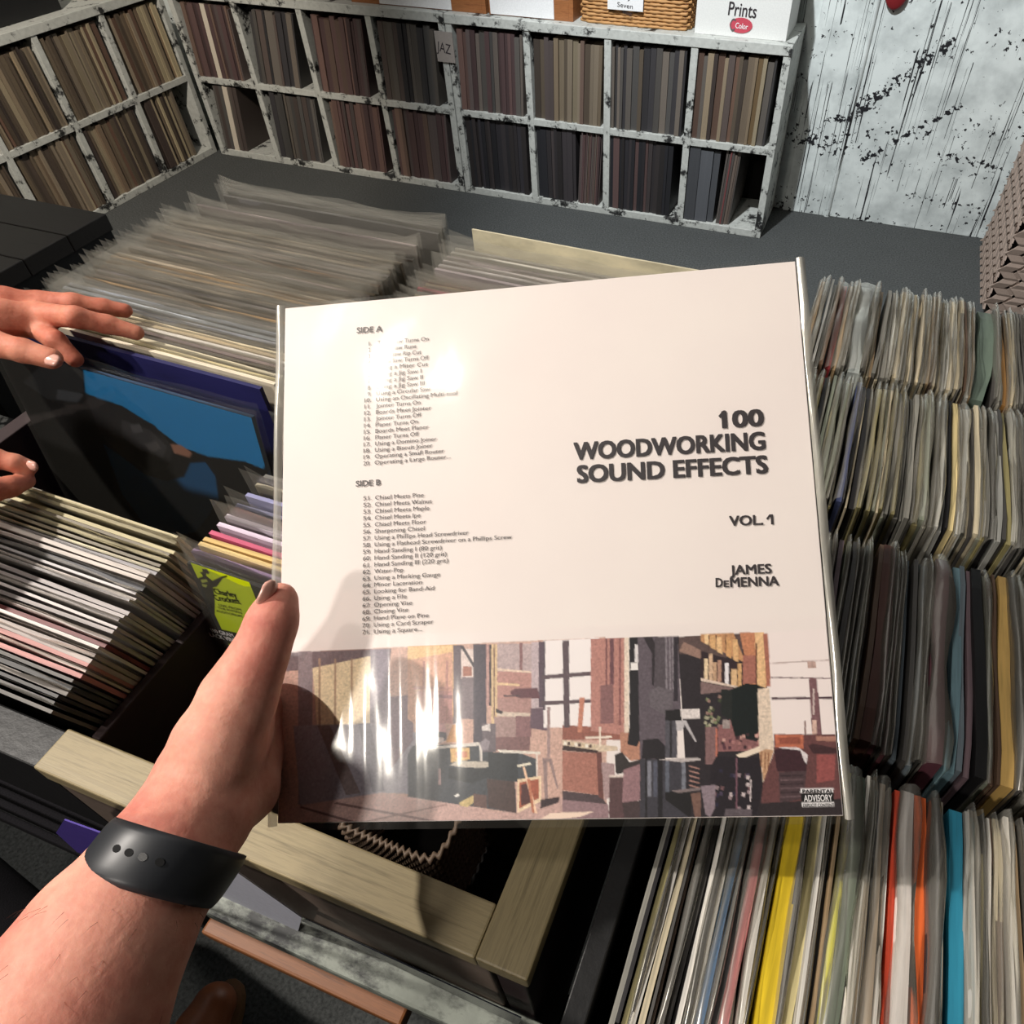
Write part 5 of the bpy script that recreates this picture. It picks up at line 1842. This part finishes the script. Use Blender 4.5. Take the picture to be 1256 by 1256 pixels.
# ------------------------------------------------------------------ the other customer's hands
Hh = lambda u, v, Z: at_height(u, v, Z)
h1 = [
    [(Hh(-330, 330, 1.20), .038), (Hh(-200, 360, 1.165), .031), (Hh(-100, 382, 1.140), .026), (Hh(-50, 390, 1.132), .023)],
    [(Hh(-50, 372, 1.128), .018), (Hh(5, 372, 1.120), .0150), (Hh(48, 374, 1.113), .0118)],
    [(Hh(-50, 392, 1.130), .018), (Hh(0, 388, 1.121), .0155), (Hh(45, 388, 1.113), .0120)],
    [(Hh(-50, 408, 1.125), .016), (Hh(-5, 402, 1.117), .0140), (Hh(38, 398, 1.109), .0105)],
    # fingers: top, middle, lower
    [(Hh(48, 371, 1.114), .0112), (Hh(90, 372, 1.112), .0092), (Hh(126, 377, 1.103), .0080), (Hh(153, 381, 1.096), .0070)],
    [(Hh(45, 385, 1.114), .0116), (Hh(92, 389, 1.118), .0096), (Hh(132, 398, 1.105), .0084), (Hh(167, 408, 1.094), .0070)],
    [(Hh(38, 398, 1.106), .0104), (Hh(68, 418, 1.103), .0088), (Hh(92, 441, 1.089), .0072)],
    # thumb
    [(Hh(-50, 412, 1.124), .0150), (Hh(-10, 421, 1.118), .0118), (Hh(28, 430, 1.113), .0102), (Hh(63, 440, 1.106), .0092)],
]
cust = empty('person', tuple(Hh(-200, 380, 1.1)))
tag(cust, 'customer at the left edge whose two hands flip through the albums', 'person')
me = sdf_mesh('upper_hand', h1, 0.0018, 0.0045)
me.materials.append(M_skin2)
bpy.context.view_layer.update()
INV = cust.matrix_world.inverted()
hd1 = link('upper_hand', me, None, cust)
hd1.matrix_parent_inverse = INV
h2 = [
    [(Hh(-330, 560, 1.15), .036), (Hh(-200, 575, 1.125), .028), (Hh(-120, 580, 1.105), .020)],
    [(Hh(-120, 565, 1.10), .016), (Hh(-50, 562, 1.090), .0115), (Hh(-8, 562, 1.080), .0082), (Hh(18, 568, 1.074), .0072), (Hh(36, 573, 1.068), .0062)],
    [(Hh(-120, 595, 1.10), .016), (Hh(-50, 600, 1.084), .0125), (Hh(-12, 602, 1.072), .0096), (Hh(12, 597, 1.066), .0084), (Hh(32, 590, 1.060), .0068)],
]
me = sdf_mesh('lower_hand', h2, 0.0018, 0.0035)
me.materials.append(M_skin2)
hd2 = link('lower_hand', me, None, cust)
hd2.matrix_parent_inverse = INV
zc = lambda P_: float(np.dot(np.array(P_) - CP, RR[2]))
n1 = nail('thumbnail', 62, 440, zc(Hh(63, 440, 1.106)) - 0.0092, math.radians(-14), .0068, .0056, math.radians(-15), hd1)
n2_ = nail('fingernail', 37, 572, zc(Hh(36, 573, 1.068)) - 0.0062, math.radians(-15), .0048, .0042, math.radians(20), hd2)

# ------------------------------------------------------------------ dark bag and shoe at the bottom
def blob(name, chains, vox, k, mat, label, cat):
    me = sdf_mesh(name, chains, vox, k)
    me.materials.append(mat)
    return tag(link(name, me), label, cat)


g = lambda u, v, Z: at_height(u, v, Z)
sh = empty('shoe', tuple(g(245, 1300, 0.0)))
tag(sh, 'toe of a brown leather shoe on the floor below the record bins', 'shoe')
bpy.context.view_layer.update()
SI = sh.matrix_world.inverted()
c0 = g(245, 1268, 0.05)
dirv = np.array([-0.1, 1.0, 0]); dirv /= np.linalg.norm(dirv)
me = sdf_mesh('upper', [[(c0 + dirv * -0.20 + np.array([0, 0, 0.02]), .042), (c0 + dirv * -0.10, .044), (c0, .040), (c0 + dirv * 0.04, .034)]], 0.004, 0.01)
me.materials.append(plain('brown_leather', C4(150, 84, 50), 0.4))
link('upper', me, None, sh).matrix_parent_inverse = SI
V, F = [], []
K_ = 28
for z in (0.001, 0.022):
    for q in np.linspace(0, 2 * math.pi, K_, endpoint=False):
        p_ = c0 + dirv * (-0.08 + 0.165 * math.sin(q)) + np.array([dirv[1], -dirv[0], 0]) * 0.052 * math.cos(q)
        V.append((p_[0], p_[1], z))
F = [list(range(K_))[::-1], list(range(K_, 2 * K_))] + [(i, (i + 1) % K_, K_ + (i + 1) % K_, K_ + i) for i in range(K_)]
link('sole', mesh('sole', V, F), plain('tan_sole', C4(120, 84, 52), 0.6), sh).matrix_parent_inverse = SI

# black canvas bag under the front edge, lower left
bg = [[(g(-60, 1010, 0.50), .10), (g(60, 1130, 0.52), .11), (g(120, 1230, 0.50), .10)], [(g(-40, 1180, 0.55), .12), (g(60, 1260, 0.5), .10)]]
bg = [[(p_ + np.array([0, -0.10, -0.05]), r_) for p_, r_ in ch_] for ch_ in bg]
me = sdf_mesh('black_bag', bg, 0.008, 0.03)
me.materials.append(M_black_fabric)
o = tag(link('black_bag', me), 'black canvas bag below the dark bin front at the lower left', 'bag')
box('bag_base', tuple(float(v) for v in (g(30, 1150, 0.2)[0] - 0.13, g(30, 1150, 0.2)[1] - 0.24, 0.0, g(30, 1150, 0.2)[0] + 0.13, g(30, 1150, 0.2)[1] - 0.02, 0.40)), M_black_fabric, o, 0.03)

# fine hairs on the forearm (too many to count)
hair_rng = random.Random(3)
V, F = [], []
pm = person.data
cand = [p for p in pm.polygons]
for _ in range(1500):
    p = cand[hair_rng.randrange(len(cand))]
    c = np.array(p.center)
    n_ = np.array(p.normal)
    q = c - CP
    z_ = float(q @ RR[2])
    v_ = CY + FPX * float(q @ RR[1]) / z_
    u_ = CX + FPX * float(q @ RR[0]) / z_
    if v_ < 1110 or v_ > 1330 or hair_rng.random() > (1.0 if u_ < 130 else 0.35): continue
    along = -axd + 0.9 * n_ + 0.5 * np.array([hair_rng.uniform(-1, 1) for _ in range(3)])
    along /= np.linalg.norm(along)
    L_ = hair_rng.uniform(0.004, 0.009)
    w_ = np.cross(along, RR[2]); w_ /= np.linalg.norm(w_) + 1e-9
    b0 = len(V)
    m_ = c + along * L_ * 0.5
    t_ = c + along * L_ * 0.85 - axd * L_ * 0.3
    V += [c - w_ * 0.00007, c + w_ * 0.00007, m_ - w_ * 0.00005, m_ + w_ * 0.00005, t_]
    F += [(b0, b0 + 1, b0 + 3, b0 + 2), (b0 + 2, b0 + 3, b0 + 4)]
o = link('arm_hair', mesh('arm_hair', V, F), plain('dark_blond_hair', C4(92, 56, 40), 0.6), person)
o['kind'] = 'stuff'
